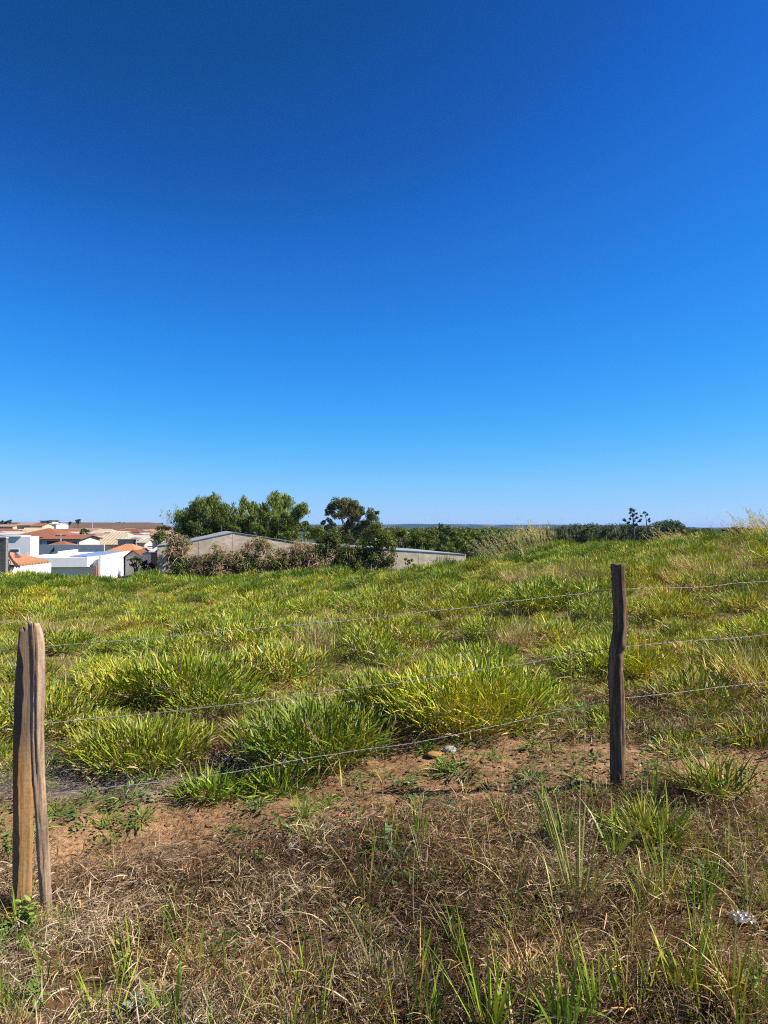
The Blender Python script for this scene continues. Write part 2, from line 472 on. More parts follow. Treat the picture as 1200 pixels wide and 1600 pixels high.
def house(name, px0, px1, y_eave, d, dep, wall, roof, shape='hip', rise=1.5, label='', group=None, over=0.4, rz=0.0, openings=(), cat='house', ridge=0.45):
    """a house whose front spans px0..px1 at distance d with its eaves at pixel row y_eave; dep metres deep"""
    w = (px1 - px0) / F * d
    c = P((px0 + px1) / 2, y_eave, d)
    zb = min(tz(c.x, c.y), tz(c.x, c.y + dep)) - 0.3
    root = empty(name, (c.x, c.y, zb), rz)
    H = c.z - zb; hw = w / 2
    m = MB(); m.box(-hw, hw, 0, dep, 0, H)
    if shape == 'gable_front':
        m.poly([(-hw, 0, H), (hw, 0, H), (0, 0, H + rise)]); m.poly([(hw, dep, H), (-hw, dep, H), (0, dep, H + rise)])
    elif shape == 'gable_side':
        m.poly([(hw, 0, H), (hw, dep, H), (hw, dep / 2, H + rise)]); m.poly([(-hw, dep, H), (-hw, 0, H), (-hw, dep / 2, H + rise)])
    wo_ = m.build('wall', wall, root)
    r = MB(); t = 0.14; e = over; sl = rise
    if shape == 'hip':
        k = min(hw, dep / 2) * (1 - 0) * 1.0
        rx = max(hw - k * (1 - ridge) * 1.6, 0.2); ry = dep / 2
        pts_b = [(-hw - e, -e, H - .1), (hw + e, -e, H - .1), (hw + e, dep + e, H - .1), (-hw - e, dep + e, H - .1)]
        R0, R1 = (-rx, ry, H + rise), (rx, ry, H + rise)
        r.poly([pts_b[0], pts_b[1], R1, R0]); r.poly([pts_b[1], pts_b[2], R1]); r.poly([pts_b[2], pts_b[3], R0, R1]); r.poly([pts_b[3], pts_b[0], R0])
        lo = [(x, y, z - t) for x, y, z in pts_b]
        for i in range(4):
            j = (i + 1) % 4; r.poly([lo[i], lo[j], pts_b[j], pts_b[i]])
        r.poly(lo[::-1])
    elif shape == 'gable_front':
        for s in (-1, 1):
            a = [(0, -e, H + rise), (s * (hw + e), -e, H - rise * e / hw), (s * (hw + e), dep + e, H - rise * e / hw), (0, dep + e, H + rise)]
            if s > 0: a = a[::-1]
            r.prism([(x, y, z + .02) for x, y, z in a], [(x, y, z + .02 + t) for x, y, z in a])
    elif shape == 'gable_side':
        for s in (0, 1):
            ye = -e if s == 0 else dep + e
            a = [(-hw - e, ye, H - rise * e / dep * 2), (hw + e, ye, H - rise * e / dep * 2), (hw + e, dep / 2, H + rise), (-hw - e, dep / 2, H + rise)]
            if s: a = a[::-1]
            r.prism([(x, y, z + .02) for x, y, z in a], [(x, y, z + .02 + t) for x, y, z in a])
    elif shape == 'shed':
        a = [(-hw - e, -e, H + .02), (hw + e, -e, H + .02), (hw + e, dep + e, H + rise), (-hw - e, dep + e, H + rise)]
        r.prism(a, [(x, y, z + t) for x, y, z in a])
    else:
        r.box(-hw - e, hw + e, -e, dep + e, H + .003, H + .12)
    r.build('roof', roof, root)
    for (kind, x0, x1, z0, z1) in openings:          # metres from the left front corner, heights under the eaves
        f = MB(); f.box(-hw + x0, -hw + x1, -0.05, 0.02, H - z1, H - z0); fo = f.build('window' if kind == 'w' else 'door', W_WHITE if kind == 'w' else M_TIMBER, root)
        if kind == 'w':
            g = MB(); g.box(-hw + x0 + .07, -hw + x1 - .07, -0.07, -0.052, H - z1 + .07, H - z0 - .07); g.build('pane', M_GLASS, fo)
    if label: tag(root, label, cat, group)
    return root

G_TOWN = 'houses near the field'
# --- the white flat-roofed house
def box_part(name, x0, x1, y0, y1, z0, z1, mat, parent):
    m = MB(); m.box(x0, x1, y0, y1, z0, z1); o = m.build(name, mat, parent); o.location = -parent.location; return o
d0 = 80.0
X = lambda px, d=d0: (px - 600) / F * d
Z = lambda py, d=d0: CAMZ - (py - HORIZON) / F * d
gz = -5.2
wh = empty('white_house', (X(90), d0, gz))
tag(wh, 'white flat roofed house with a raised tank room and a blue roof', 'house', G_TOWN)
xl, xr = X(2), X(150)
zt = Z(871)
box_part('wall', xl, xr - .02, d0 + 1.2, d0 + 18, gz, zt - 0.3, W_WHITE, wh)
box_part('fascia', X(46), X(134), d0, d0 + 18, Z(886), zt, W_WHITE, wh)
m = MB(); m.prism([(X(134), d0 + 0.01, Z(886)), (xr - .03, d0 + 4.0, Z(886)), (xr - .03, d0 + 17.9, Z(886)), (X(134), d0 + 17.9, Z(886))], [(X(134), d0 + 0.01, zt - .01), (xr - .03, d0 + 4.0, zt - .01), (xr - .03, d0 + 17.9, zt - .01), (X(134), d0 + 17.9, zt - .01)])
o = m.build('fascia', W_WHITE, wh); o.location = -wh.location
m = MB(); m.prism([(X(102), d0 + 1.8, zt + .004), (X(132), d0 + .5, zt + .004), (xr - .2, d0 + 4.4, zt + .004), (xr - .5, d0 + 17, zt + .004), (X(102), d0 + 17, zt + .004)], [(X(102), d0 + 1.8, zt + .1), (X(132), d0 + .5, zt + .1), (xr - .2, d0 + 4.4, zt + .1), (xr - .5, d0 + 17, zt + .1), (X(102), d0 + 17, zt + .1)])
o = m.build('roof_covering', M_BLUE, wh); o.location = -wh.location
box_part('side_wall', xr, xr + 0.25, d0 + 0.3, d0 + 18.6, gz, zt + 0.1, W_WHITE, wh)
tank = box_part('tank_room', X(9), X(49), d0 + .4, d0 + 3.6, zt - .2, Z(838.5), W_WHITE, wh)
f = MB(); f.box(X(21), X(33), d0 + .33, d0 + .399, Z(866.5), Z(857.5)); fo = f.build('window', W_GREY, wh); fo.location = -wh.location
g = MB(); g.box(X(21.8), X(32.2), d0 + .30, d0 + .328, Z(865.8), Z(858.3)); go_ = g.build('pane', M_GLASS, fo)
box_part('cornice', X(0), X(36), d0 + .2, d0 + 3.8, Z(838.4), Z(837.2), W_WHITE, wh)
box_part('parapet', X(69), X(109, d0 + 6), d0 + 6, d0 + 6.2, zt - .1, Z(861, d0 + 6), W_WHITE, wh)
box_part('parapet', X(108.9, d0 + 6), X(108.9, d0 + 6) + .2, d0 + 6.201, d0 + 14, zt - .1, Z(861, d0 + 6) - .01, W_WHITE, wh)
box_part('pillar', X(144), X(149) - .05, d0 - .1, d0 + .3, gz, Z(884), M_BRICK, wh)
wh.rotation_euler = (0, 0, math.radians(10))
# children were laid out in world metres: bring them into the turned frame
for ch in wh.children:
    ch.location = -wh.location
# grey wall behind it
rw = empty('grey_rear_wall', (X(115, 103), 103, tz(X(115, 103), 103)))
tag(rw, 'long pale grey rendered wall right behind the white house', 'wall', G_TOWN)
m = MB(); m.box(X(62, 103), X(163, 103), 103, 103.25, rw.location.z - .3, Z(851, 103)); o = m.build('wall', W_GREY, rw); o.location = -rw.location
m = MB(); m.poly([(X(79.5, 103), 102.97, Z(862, 103)), (X(85.5, 103), 102.97, Z(862, 103)), (X(85.5, 103), 102.97, Z(854.5, 103))]); o = m.build('opening', M_DARK, rw); o.location = -rw.location
# --- near orange roof with white gable wall
oh = empty('orange_roof_house', (X(50, 68), 70, -5.0))
tag(oh, 'orange tiled lean-to roof above a low white wall, nearest house at left', 'house', G_TOWN)
Ap, Bp, Cp, Dp = P(15, 886.5, 66), P(78.5, 879, 69), P(52, 871.5, 76), P(16, 864.5, 76)
m = MB(); up = Vector((0, 0, .15)); m.prism([Ap, Bp, Cp, Dp], [Ap + up, Bp + up, Cp + up, Dp + up]); o = m.build('roof', T_ORANGE, oh); o.location = -oh.location
m = MB(); m.prism([(Ap.x, Ap.y - .02, -5), (Bp.x, Bp.y - .02, -5), (Bp.x, Bp.y + .2, -5), (Ap.x, Ap.y + .2, -5)], [Ap + Vector((0, -.02, -.02)), Bp + Vector((0, -.02, -.02)), Bp + Vector((0, .2, -.04)), Ap + Vector((0, .2, -.04))]); o = m.build('wall', W_WHITE, oh); o.location = -oh.location
m = MB(); m.prism([(Bp.x - .2, Bp.y + .21, -5), (Bp.x, Bp.y + .21, -5), (Cp.x, Cp.y, -5), (Cp.x - .2, Cp.y, -5)], [Bp + Vector((-.2, .21, -.05)), Bp + Vector((0, .21, -.05)), Cp + Vector((0, 0, -.05)), Cp + Vector((-.2, 0, -.05))]); o = m.build('wall', W_WHITE, oh); o.location = -oh.location
for a, b2 in (((10, 861), (26, 886)), ((16, 872), (30, 886))):
    m = MB(); m.tube([P(*a, 67), P(*b2, 65.8)], 0.12, 4); o = m.build('rafter', M_TIMBER, oh); o.location = -oh.location
m = MB(); m.box(X(8.5, 66.5), X(15, 66.5), 66.5, 66.8, -5, Z(877, 66.5)); o = m.build('gate_pillar', W_WHITE, oh); o.location = -oh.location
# satellite dish
sd = empty('satellite_dish', P(28.5, 873, 72.5))
tag(sd, 'small grey satellite dish standing on the near orange roof', 'satellite dish')
m = MB(); m.tube([(0, 0, -.3), (0, 0, .35)], .03, 6); m.build('mast', M_FIBRE, sd)
m = MB(); n = 14; ring0 = None
for k in range(5):
    rr = 0.36 * k / 4 + .002
    m.v += [(rr * math.cos(a * 6.2832 / n), -.08 - .12 + rr * rr * .9 - .3 * rr * math.sin(a * 6.2832 / n), .35 + rr * math.sin(a * 6.2832 / n) * .95) for a in range(n)]
    if k: 
        for a in range(n): m.f.append(((k - 1) * n + a, (k - 1) * n + (a + 1) % n, k * n + (a + 1) % n, k * n + a)); m.m.append(0)
m.build('reflector', M_FIBRE, sd)
m = MB(); m.tube([(0, -.2, .05), (0, -.6, .4)], .015, 4); m.build('feed_arm', M_FIBRE, sd)
# grey block wall end at the very left
bw = empty('block_wall', (X(3, 62), 62, -4.6)); tag(bw, 'grey unplastered block wall end cut by the left edge', 'wall', G_TOWN)
m = MB(); m.box(X(-60, 62), X(9.6, 62), 62, 62.4, -4.6, Z(841, 62)); o = m.build('wall', M_DBLOCK, bw); o.location = -bw.location
m = MB(); m.box(X(-60, 62), X(9.8, 62), 61.96, 62.44, Z(841, 62) + .003, Z(839.3, 62)); o = m.build('coping', W_GREY, bw); o.location = -bw.location

# --- houses behind
house('red_roof_house', 17, 90, 838, 120, 11, W_TAN, T_RED, 'hip', 1.35, 'wide red hipped roof directly behind the white tank room', G_TOWN, .5, ridge=.1)
house('brown_roof_house', 66, 124, 843, 112, 8, W_DIRTY, T_RED, 'gable_side', .55, 'long low red brown roof with dark openings above the grey wall', G_TOWN, .4, openings=(('d', .8, 3.2, .25, 1.2), ('w', 4.6, 5.6, .3, 1.2)))
house('red_roof_house', 72, 104, 851.5, 105.5, 4, W_DIRTY, T_RED, 'hip', .55, 'small dark red roof just above the grey rendered wall', G_TOWN, .2)
house('tan_roof_house', 130, 200, 850, 125, 13, W_CREAM, T_TAN, 'hip', 2.0, 'large tan tiled hipped roof behind the grey rendered wall', G_TOWN, .3, ridge=.62)
house('cream_wall_house', 121, 132, 838, 122, 4, W_CREAM, T_GREY, 'flat', .2, 'narrow cream wall end left of the large tan roof', G_TOWN, .1)
house('flat_roof_house', 184, 213, 843.5, 117, 9, W_TAN, T_GREY, 'shed', .35, 'tan building with pale flat roof right of the large tan roof', G_TOWN, .25, openings=(('d', 2.6, 3.0, .1, 1.4),))
house('orange_roof_house', 165, 212, 861, 100, 6.5, W_CREAM, T_ORANGE, 'hip', .95, 'bright orange hipped roof just above the long white wall', G_TOWN, .25, ridge=.5)
house('brown_roof_house', 196, 221, 870, 95, 5, W_DIRTY, T_BROWN, 'gable_front', .75, 'dark brown roof end below the bright orange hipped roof', G_TOWN, .35)
house('street_house', 214, 226, 849, 112, 5, W_CREAM, T_TAN, 'gable_side', .5, 'small cream house with tan roof beside the flat roofed building', G_TOWN, .2)
house('grey_cube_house', 220, 229, 857, 104, 3.5, W_GREY, T_GREY, 'flat', .2, 'small grey cube house beside the bright orange roof', G_TOWN, .05, openings=(('w', .2, .65, .2, .7),))
house('white_cube_house', 231, 242, 854, 109, 4, W_WHITE, T_GREY, 'flat', .2, 'small white house front with dark window below the green tree', G_TOWN, .1, openings=(('w', .3, .85, .35, .9),))
house('pale_wall_house', 238, 252, 848, 102, 6, W_DIRTY, T_GREY, 'gable_front', .7, 'pale gabled wall under the green tree left of the shed', G_TOWN, .1)
house('brick_lean_to', 236, 248, 864, 84, 5, M_BRICK, T_GREY, 'shed', .9, 'red brick lean-to with grey slanted roof against the shed wall', G_TOWN, .25)
house('low_wall_house', 222, 237, 867, 90, 5, W_DIRTY, T_GREY, 'shed', .4, 'low stained wall and roof in front of the street houses', G_TOWN, .1)
# --- far landmarks
house('hill_block', 65, 88, 819.5, 420, 16, W_WHITE, T_GREY, 'shed', .8, 'long white building with dark roof high on the left slope', 'distant town', .3)
for px0, px1 in ((63, 73), (76, 82)):
    house('upper_block', px0, px1, 813.8 if px0 < 70 else 813, 432, 8, W_GREY, T_BROWN, 'flat', .3, 'flat dark topped upper storey above the long white hillside building, ' + ('left one' if px0 < 70 else 'right one'), 'distant town', 1.0)
house('tan_hall', 22, 48, 821, 410, 18, W_TAN, T_PINK, 'gable_side', 1.6, 'wide tan hall with faded roof on the upper left slope', 'distant town', .4)
house('brown_hall', 47, 66, 822, 400, 14, W_TAN, T_RED, 'gable_side', 1.4, 'brown hall beside the long white hillside building', 'distant town', .3)
house('yellow_hall', -8, 20, 823, 405, 14, W_TAN, T_PINK, 'gable_side', 1.2, 'low yellowish hall at the left end of the upper slope', 'distant town', .3)
# --- the mass of small houses
kinds = []
walls = [('white', W_WHITE), ('white', W_WHITE), ('cream', W_CREAM), ('tan', W_TAN), ('pink', W_PINK), ('stained', W_DIRTY)]
roofs = [('red', T_RED), ('faded pink', T_PINK), ('faded pink', T_PINK), ('orange', T_ORANGE), ('grey', T_GREY), ('grey', T_GREY), ('brown', T_BROWN), ('tan', T_TAN)]
rr = random.Random(5)
d = 150.0; row_i = -1
ROWS = ['front', 'second', 'third', 'fourth', 'fifth', 'sixth', 'seventh', 'eighth', 'rear', 'rear']
def where_px(px):
    for lim, w_ in ((18, 'at the left edge'), (48, 'above the tank room'), (75, 'above the wide red roof'), (105, 'above the long brown roof'), (132, 'left of the large tan roof'), (165, 'above the large tan roof'), (195, 'above the tan roof\'s right half'), (218, 'above the bright orange roof')):
        if px < lim: return w_
    return 'left of the bamboo'
while d < 400:
    row_i += 1
    w_px = 11.5 * F / d * 0.8
    px = -12 + rr.uniform(0, 10)
    while px < 238:
        w = rr.uniform(7.5, 13); wp2 = w / d * F
        if rr.random() < (0.62 if d < 215 else 0.88) and not (14 < px + wp2 / 2 < 90 and d < 200) and not (118 < px + wp2 < 205 and d < 175):
            x, y = (px + wp2 / 2 - 600) / F * d, d + rr.uniform(-7, 7)
            zg = tz(x, y); H = rr.uniform(2.9, 3.5)
            root = empty('town_house', (x, y, zg - .3), rr.uniform(-.25, .25))
            wn_, wm = rr.choice(walls); rn, rm = rr.choice(roofs)
            hw, dp, rise, e = w / 2, rr.uniform(7, 10), rr.uniform(.9, 1.6), .4
            m = MB(); m.box(-hw, hw, 0, dp, 0, H)
            flat = rn == 'grey'
            m.build('wall', wm, root)
            r_ = MB()
            if flat:
                a = [(-hw - .2, -.2, H + .02), (hw + .2, -.2, H + .02), (hw + .2, dp + .2, H + .5), (-hw - .2, dp + .2, H + .5)]
                r_.prism(a, [(p[0], p[1], p[2] + .12) for p in a])
            else:
                q = [(-hw - e, -e, H - .05), (hw + e, -e, H - .05), (hw + e, dp + e, H - .05), (-hw - e, dp + e, H - .05)]
                k_ = rr.choice([0.0, 0.25]) ; R0, R1 = (-hw * (1 - k_ * 2.4) - (e if not k_ else 0), dp / 2, H + rise), (hw * (1 - k_ * 2.4) + (e if not k_ else 0), dp / 2, H + rise)
                r_.poly([q[0], q[1], R1, R0]); r_.poly([q[1], q[2], R1]); r_.poly([q[2], q[3], R0, R1]); r_.poly([q[3], q[0], R0]); r_.poly(q[::-1])
            r_.build('roof', rm, root)
            if d < 260:
                x0 = rr.uniform(-hw + .6, 0)
                f = MB(); f.box(x0, x0 + 1.3, -.06, .02, 1.2, 2.4); f.build('window', M_GLASS, root)
                x0 = rr.uniform(.5, hw - 1.4)
                f = MB(); f.box(x0, x0 + .95, -.06, .02, .1, 2.3); f.build('door', M_TIMBER, root)
            tag(root, '%s house with %s roof, town\'s %s row, %s' % (wn_, rn, ROWS[row_i], where_px(px + wp2 / 2)), 'house', 'rows of distant town houses')
        px += wp2 * rr.uniform(1.05, 1.5)
    d *= 1.115
# utility poles in the town
for i, (px, y0, y1, dd, lab) in enumerate(((95, 834, 853, 108, 'grey utility pole in front of the long brown roof'), (142, 832, 850, 121, 'thin utility pole in front of the large tan roof'), (144.5, 808, 819, 600, 'thin tall antenna mast on the brown hill'), (213, 838, 850, 116, 'short utility pole beside the flat roofed tan building'))):
    t = P(px, y0, dd); g = tz(t.x, t.y)
    po = empty('utility_pole', (t.x, t.y, g)); tag(po, lab, 'pole', 'poles of the town')
    m = MB(); m.tube([(0, 0, -.2), (0, 0, t.z - g)], [.14, .09] if dd < 300 else [.3, .15], 8); m.build('mast', W_GREY, po)
    if dd < 300:
        m = MB(); m.box(-.8, .8, -.06, .06, t.z - g - .35, t.z - g - .23); m.build('crossarm', M_TIMBER, po)

# ================================================================ block shed with gable and lean-to wing
shed = empty('block_shed', (0, 0, 0))
TH = math.radians(15); CX, CY = math.cos(TH), math.sin(TH)
SA_ = Vector((X(246, 68), 68.0, 0))
def on_wall(px, py):
    u = (px - 600) / F                       # ray x = u*y ; wall point = SA_ + L*(CX, CY)
    L = (SA_.x - u * SA_.y) / (u * CY - CX)
    return L, P(px, py, SA_.y + L * CY).z
prof = [on_wall(246, 853.5), on_wall(292, 847.8), on_wall(365, 832.3), on_wall(452, 848), on_wall(486, 851.5), on_wall(728, 866.8)]
zb = -6.0
shed.location = (SA_.x, SA_.y, zb); shed.rotation_euler = (0, 0, TH)
tag(shed, 'long concrete block shed with low gable and lean-to wing behind the grass', 'shed')
m = MB()
pf = [(L, z - zb) for L, z in prof]
front = [(pf[0][0], 0, 0)] + [(pf[5][0], 0, 0), (pf[5][0], 0, pf[5][1]), (pf[4][0], 0, pf[4][1]), (pf[3][0], 0, pf[3][1]), (pf[2][0], 0, pf[2][1]), (pf[1][0], 0, pf[1][1]), (pf[0][0], 0, pf[0][1])]
m.prism([(x, .2, z) for x, y, z in front], [(x, 0, z) for x, y, z in front])
m.build('wall', M_BLOCK, shed)
m = MB(); m.box(pf[5][0] - .2, pf[5][0], .21, 18, 0, pf[5][1] - .05); m.build('wall', M_BLOCK, shed)
m = MB(); m.box(pf[0][0], pf[0][0] + .2, .21, 18, 0, pf[0][1] - .05); m.build('wall', M_BLOCK, shed)
m = MB(); m.box(pf[0][0], pf[5][0], 18.01, 18.2, 0, pf[5][1] - .05); m.build('wall', M_BLOCK, shed)
for i in range(5):
    (x0, z0), (x1, z1) = pf[i], pf[i + 1]
    if i == 3: continue
    if i == 2: x1, z1 = pf[4]
    m = MB(); a = [(x0, -.06, z0 + .01), (x1, -.06, z1 + .01), (x1, 18.3, z1 + .01), (x0, 18.3, z0 + .01)]
    m.prism(a, [(x, y, z + .06) for x, y, z in a]); m.build('roof_slope', M_STEEL, shed)
for px, y0 in ((312, 845), (365, 833.5), (655, 862.6), (700, 865.2)):
    L, z = on_wall(px, y0); m = MB(); m.box(L - .1, L + .1, -.014, -.003, 0, z - zb - .06); m.build('pilaster', M_BLOCK, shed)
# ================================================================ trees
def leaf_mat(name, trans=0.25, vary=0.2):
    N = NT(name)
    c = N.attr('col')
    oi = N.n('ShaderNodeObjectInfo').outputs['Random']
    c = N.mix(1.0, c, N.ramp(oi, [(0.0, 1 - vary), (1.0, 1 + vary)]), 'MULTIPLY')
    N.leaf(c, trans, (1.2, 1.15, 0.5), 0.012, 0.5)
    return N.mat
M_LEAF = leaf_mat('tree_leaf'); M_VINE = leaf_mat('vine_leaf', 0.3, 0.1); M_DRYVINE = leaf_mat('dry_vine', 0.15, 0.1)
M_TRUNK = simple('tree_bark', (0.12, 0.09, 0.065), 0.9, 0.4, 6.0, 0.6); M_PALE = simple('pale_bark', (0.22, 0.18, 0.14), 0.9, 0.3, 4.0, 0.4)
M_CULM = simple('bamboo_culm', (0.2, 0.22, 0.08), 0.6, 0.2, 4.0)

def leaf_cloud(cl, dens, size, seed, cols, aspect=0.45, droop=0.3, shell=0.5, squash=0.85, tone=0.35):
    """diamond leaves through and around ball-like clumps. cl (m,4): centre and radius"""
    r = np.random.default_rng(seed)
    cl = np.asarray(cl, float)
    if dens < 10: dens = dens * math.pi / (size * size * aspect * 0.5)          # given as how often leaves cover the clump
    cnt = np.maximum(8, (dens * cl[:, 3] ** 2)).astype(int)
    k = np.repeat(np.arange(len(cl)), cnt); n = len(k)
    u = unit(r.normal(size=(n, 3)))
    rad = cl[k, 3] * (shell + (1 - shell) * np.sqrt(r.random(n))) * (0.85 + 0.3 * r.random(n))
    p = cl[k, :3] + u * rad[:, None] * np.array([1, 1, squash])
    nrm = unit(u * 0.7 + r.normal(size=(n, 3)) * 0.6 + np.array([0, 0, 0.35]))
    ax = np.cross(nrm, r.normal(size=(n, 3))); ax = unit(ax)
    ax = unit(ax + np.array([0, 0, -1.0]) * droop)
    sd = unit(np.cross(nrm, ax))
    L = size * r.uniform(0.6, 1.4, n)[:, None]; W = L * aspect * r.uniform(0.7, 1.3, n)[:, None]
    V = np.stack([p - ax * L * .5, p + sd * W * .5 + nrm * L * .06, p + ax * L * .5, p - sd * W * .5 + nrm * L * .06], 1).reshape(-1, 3)
    Q = np.arange(n * 4).reshape(-1, 4)
    ct = r.random(len(cl)); t = np.clip(ct[k] * 0.6 + r.random(n) * 0.5, 0, 1)
    C = lerp3(t, *cols) * (1 + tone * (r.random(n)[:, None] - 0.5)) * (0.85 + 0.3 * r.random(len(cl)))[k][:, None]
    return V, Q, np.repeat(C, 4, 0)

def unit(v): return v / (np.linalg.norm(v, axis=1, keepdims=True) + 1e-9)
def lerp3(t, a, b): return np.asarray(a)[None] * (1 - t[:, None]) + np.asarray(b)[None] * t[:, None]

def subclumps(cl, k, seed, f=(0.35, 0.6)):
    r = np.random.default_rng(seed); out = []
    for c in cl:
        for _ in range(k):
            u = r.normal(size=3); u /= np.linalg.norm(u); u *= c[3] * r.uniform(0.35, 0.8)
            out.append([c[0] + u[0], c[1] + u[1], c[2] + u[2] * .8, c[3] * r.uniform(*f)])
    return np.array(out)

def cloud_mesh(name, parts, mat):
    V = np.concatenate([p[0] for p in parts]); C = np.concatenate([p[2] for p in parts])
    o, Q = 0, []
    for p in parts:
        Q.append(p[1] + o); o += len(p[0])
    return mesh_np(name, V, np.concatenate(Q), None, [mat], attrs={'col': C})

DG = ((0.025, 0.048, 0.011), (0.105, 0.145, 0.03)); MG = ((0.04, 0.072, 0.012), (0.18, 0.235, 0.04)); YG = ((0.06, 0.09, 0.014), (0.21, 0.25, 0.04))
EU = ((0.05, 0.068, 0.022), (0.2, 0.19, 0.075)); BL = ((0.018, 0.032, 0.014), (0.05, 0.07, 0.03)); BAM = ((0.06, 0.10, 0.018), (0.30, 0.36, 0.075))

def px_tree(name, base_px, d, clumps, size, dens, cols, label, cat='tree', group=None, trunk=(), sub=5, seed=1, bark=None, depth=1.0, aspect=0.45, droop=0.3, thick=.2):
    """clumps: (px, py, radius px) as seen from the fence; they are spread in depth round distance d"""
    r = np.random.default_rng(seed)
    bx = (base_px - 600) / F * d
    base = Vector((bx, d, tz(bx, d)))
    root = empty(name, base)
    cl = []
    for (px, py, rp) in clumps:
        dd = d + r.uniform(-1, 1) * depth * rp / F * d * 1.6
        q = P(px, py, dd); cl.append([q.x - base.x, q.y - base.y, q.z - base.z, rp / F * d])
    big = np.array(cl)
    cl = np.concatenate([subclumps(big, sub, seed), big * np.array([1, 1, 1, .62])])
    me = cloud_mesh('crown', [leaf_cloud(cl, dens, size, seed, cols, aspect, droop)], M_LEAF)
    link('crown', me, root)
    m = MB()
    if trunk:
        for path in trunk:
            pts = [P(a, b2, d) - base for a, b2, _ in path]; m.tube(pts, [c for _, _, c in path], 7)
    else:
        top = Vector(big[:, :3].mean(0)); m.tube([(0, 0, -.3), top * .5 + Vector((.2, 0, 0)), top], [thick, thick * .7, thick * .25], 7)
        for c in big[:: max(1, len(big) // 6)]:
            m.tube([top * .45, (top * .5 + Vector(c[:3])) * .55, Vector(c[:3])], [thick * .5, thick * .3, thick * .1], 5)
    m.build('trunk', bark or M_TRUNK, root, smooth_shade=True)
    return tag(root, label, cat, group)

# --- bamboo behind the shed
def bamboo(path, d, r0, r1, seed, label, cols=BAM, dens=1.8, size=.40, sparse=False):
    """path: pixels from the foot to the drooping tip"""
    r = np.random.default_rng(seed)
    base = P(path[0][0], path[0][1], d); base.z = tz(base.x, base.y)
    root = empty('bamboo', base)
    pts = [Vector((0, 0, -.2))] + [P(px, py + min(r1, .8) * 8, d + r.normal(0, .3)) - base for px, py in path[1:]]
    # smooth the path
    P3 = np.array([tuple(p) for p in pts]); t = np.linspace(0, 1, len(P3)); tt = np.linspace(0, 1, 26)
    S = np.stack([np.interp(tt, t, P3[:, k]) for k in range(3)], 1)
    for _ in range(3): S[1:-1] = (S[:-2] + 2 * S[1:-1] + S[2:]) / 4
    m = MB(); m.tube([Vector(p) for p in S], list(np.linspace(.07, .012, 26)), 6); m.build('culm', M_CULM, root, smooth_shade=True)
    cl = []
    for i in range(6, 26):
        f = (i - 6) / 19
        rad = (r0 * .72 * (1 - f) + r1 * .8 * f) * r.uniform(.8, 1.15)
        for _ in range(4 if not sparse else 1):
            o = r.normal(0, 1, 3) * rad * np.array([.5, .5, .35])
            cl.append([*(S[i] + o), rad * r.uniform(.32, .58)])
    me = cloud_mesh('foliage', [leaf_cloud(cl, dens, size, seed, cols, .2, 1.5, .3, 1.7)], M_LEAF); link('foliage', me, root)
    tag(root, label, 'bamboo', 'bamboo grove behind the shed')
    return root
BD = 92.0
B = [  # path, r0, r1, label
    ([(322, 880), (322, 830), (320, 800), (314, 786), (305, 784), (300, 794)], 1.5, .85, 'bamboo plume with round drooping head, left of the grove\'s left peak'),
    ([(338, 880), (338, 830), (336, 800), (336, 780), (334, 772)], 1.6, .7, 'tall pointed bamboo plume, left peak of the grove'),
    ([(345, 880), (348, 830), (340, 795), (328, 780), (322, 777)], 1.3, .6, 'bamboo plume leaning left from the left peak'),
    ([(362, 880), (362, 830), (358, 800), (352, 788)], 1.8, .9, 'bamboo plume between the left peak and the middle spire'),
    ([(380, 880), (380, 830), (380, 795), (381, 776)], 1.4, .65, 'narrow bamboo spire in the middle of the grove'),
    ([(398, 880), (398, 830), (397, 800), (395, 788), (399, 787)], 1.3, .6, 'small nodding bamboo plume, right of the middle spire'),
    ([(410, 880), (412, 830), (412, 800), (413, 786)], 1.3, .6, 'small upright bamboo plume, second right of the middle spire'),
    ([(432, 880), (432, 830), (430, 795), (431, 778), (430, 769)], 1.7, .7, 'tallest bamboo plume, right peak of the grove'),
    ([(440, 880), (442, 830), (442, 795), (444, 780), (448, 775)], 1.5, .7, 'bamboo plume close against the right side of the tallest plume'),
    ([(448, 880), (452, 830), (462, 800), (470, 788), (476, 792)], 1.5, .8, 'bamboo plume bending far out to the right of the grove'),
    ([(300, 880), (296, 840), (292, 815), (290, 802), (284, 800)], 1.7, .9, 'low rounded bamboo plume at the left end of the grove'),
    ([(303, 880), (300, 840), (300, 815), (298, 801), (304, 803)], 1.4, .7, 'low bamboo plume second from the left end of the grove'),
]
for i, (path, r0, r1, lab) in enumerate(B):
    bamboo(path, BD + rng.uniform(-3, 3), r0, r1, 300 + i, lab)
bamboo([(290, 880), (283, 840), (274, 812), (266, 799), (257, 795)], BD - 2, 1.1, .8, 330, 'thin pale feathery bamboo shoot arching left of the grove', ((0.14, 0.19, 0.07), (0.28, 0.3, 0.13)), 0.35, .26, True)
bamboo([(294, 880), (290, 840), (284, 810), (279, 798), (274, 785)], BD - 1, .8, .6, 331, 'thin sparse bamboo tip rising at the left of the grove', ((0.12, 0.15, 0.06), (0.24, 0.25, 0.11)), 0.3, .24, True)
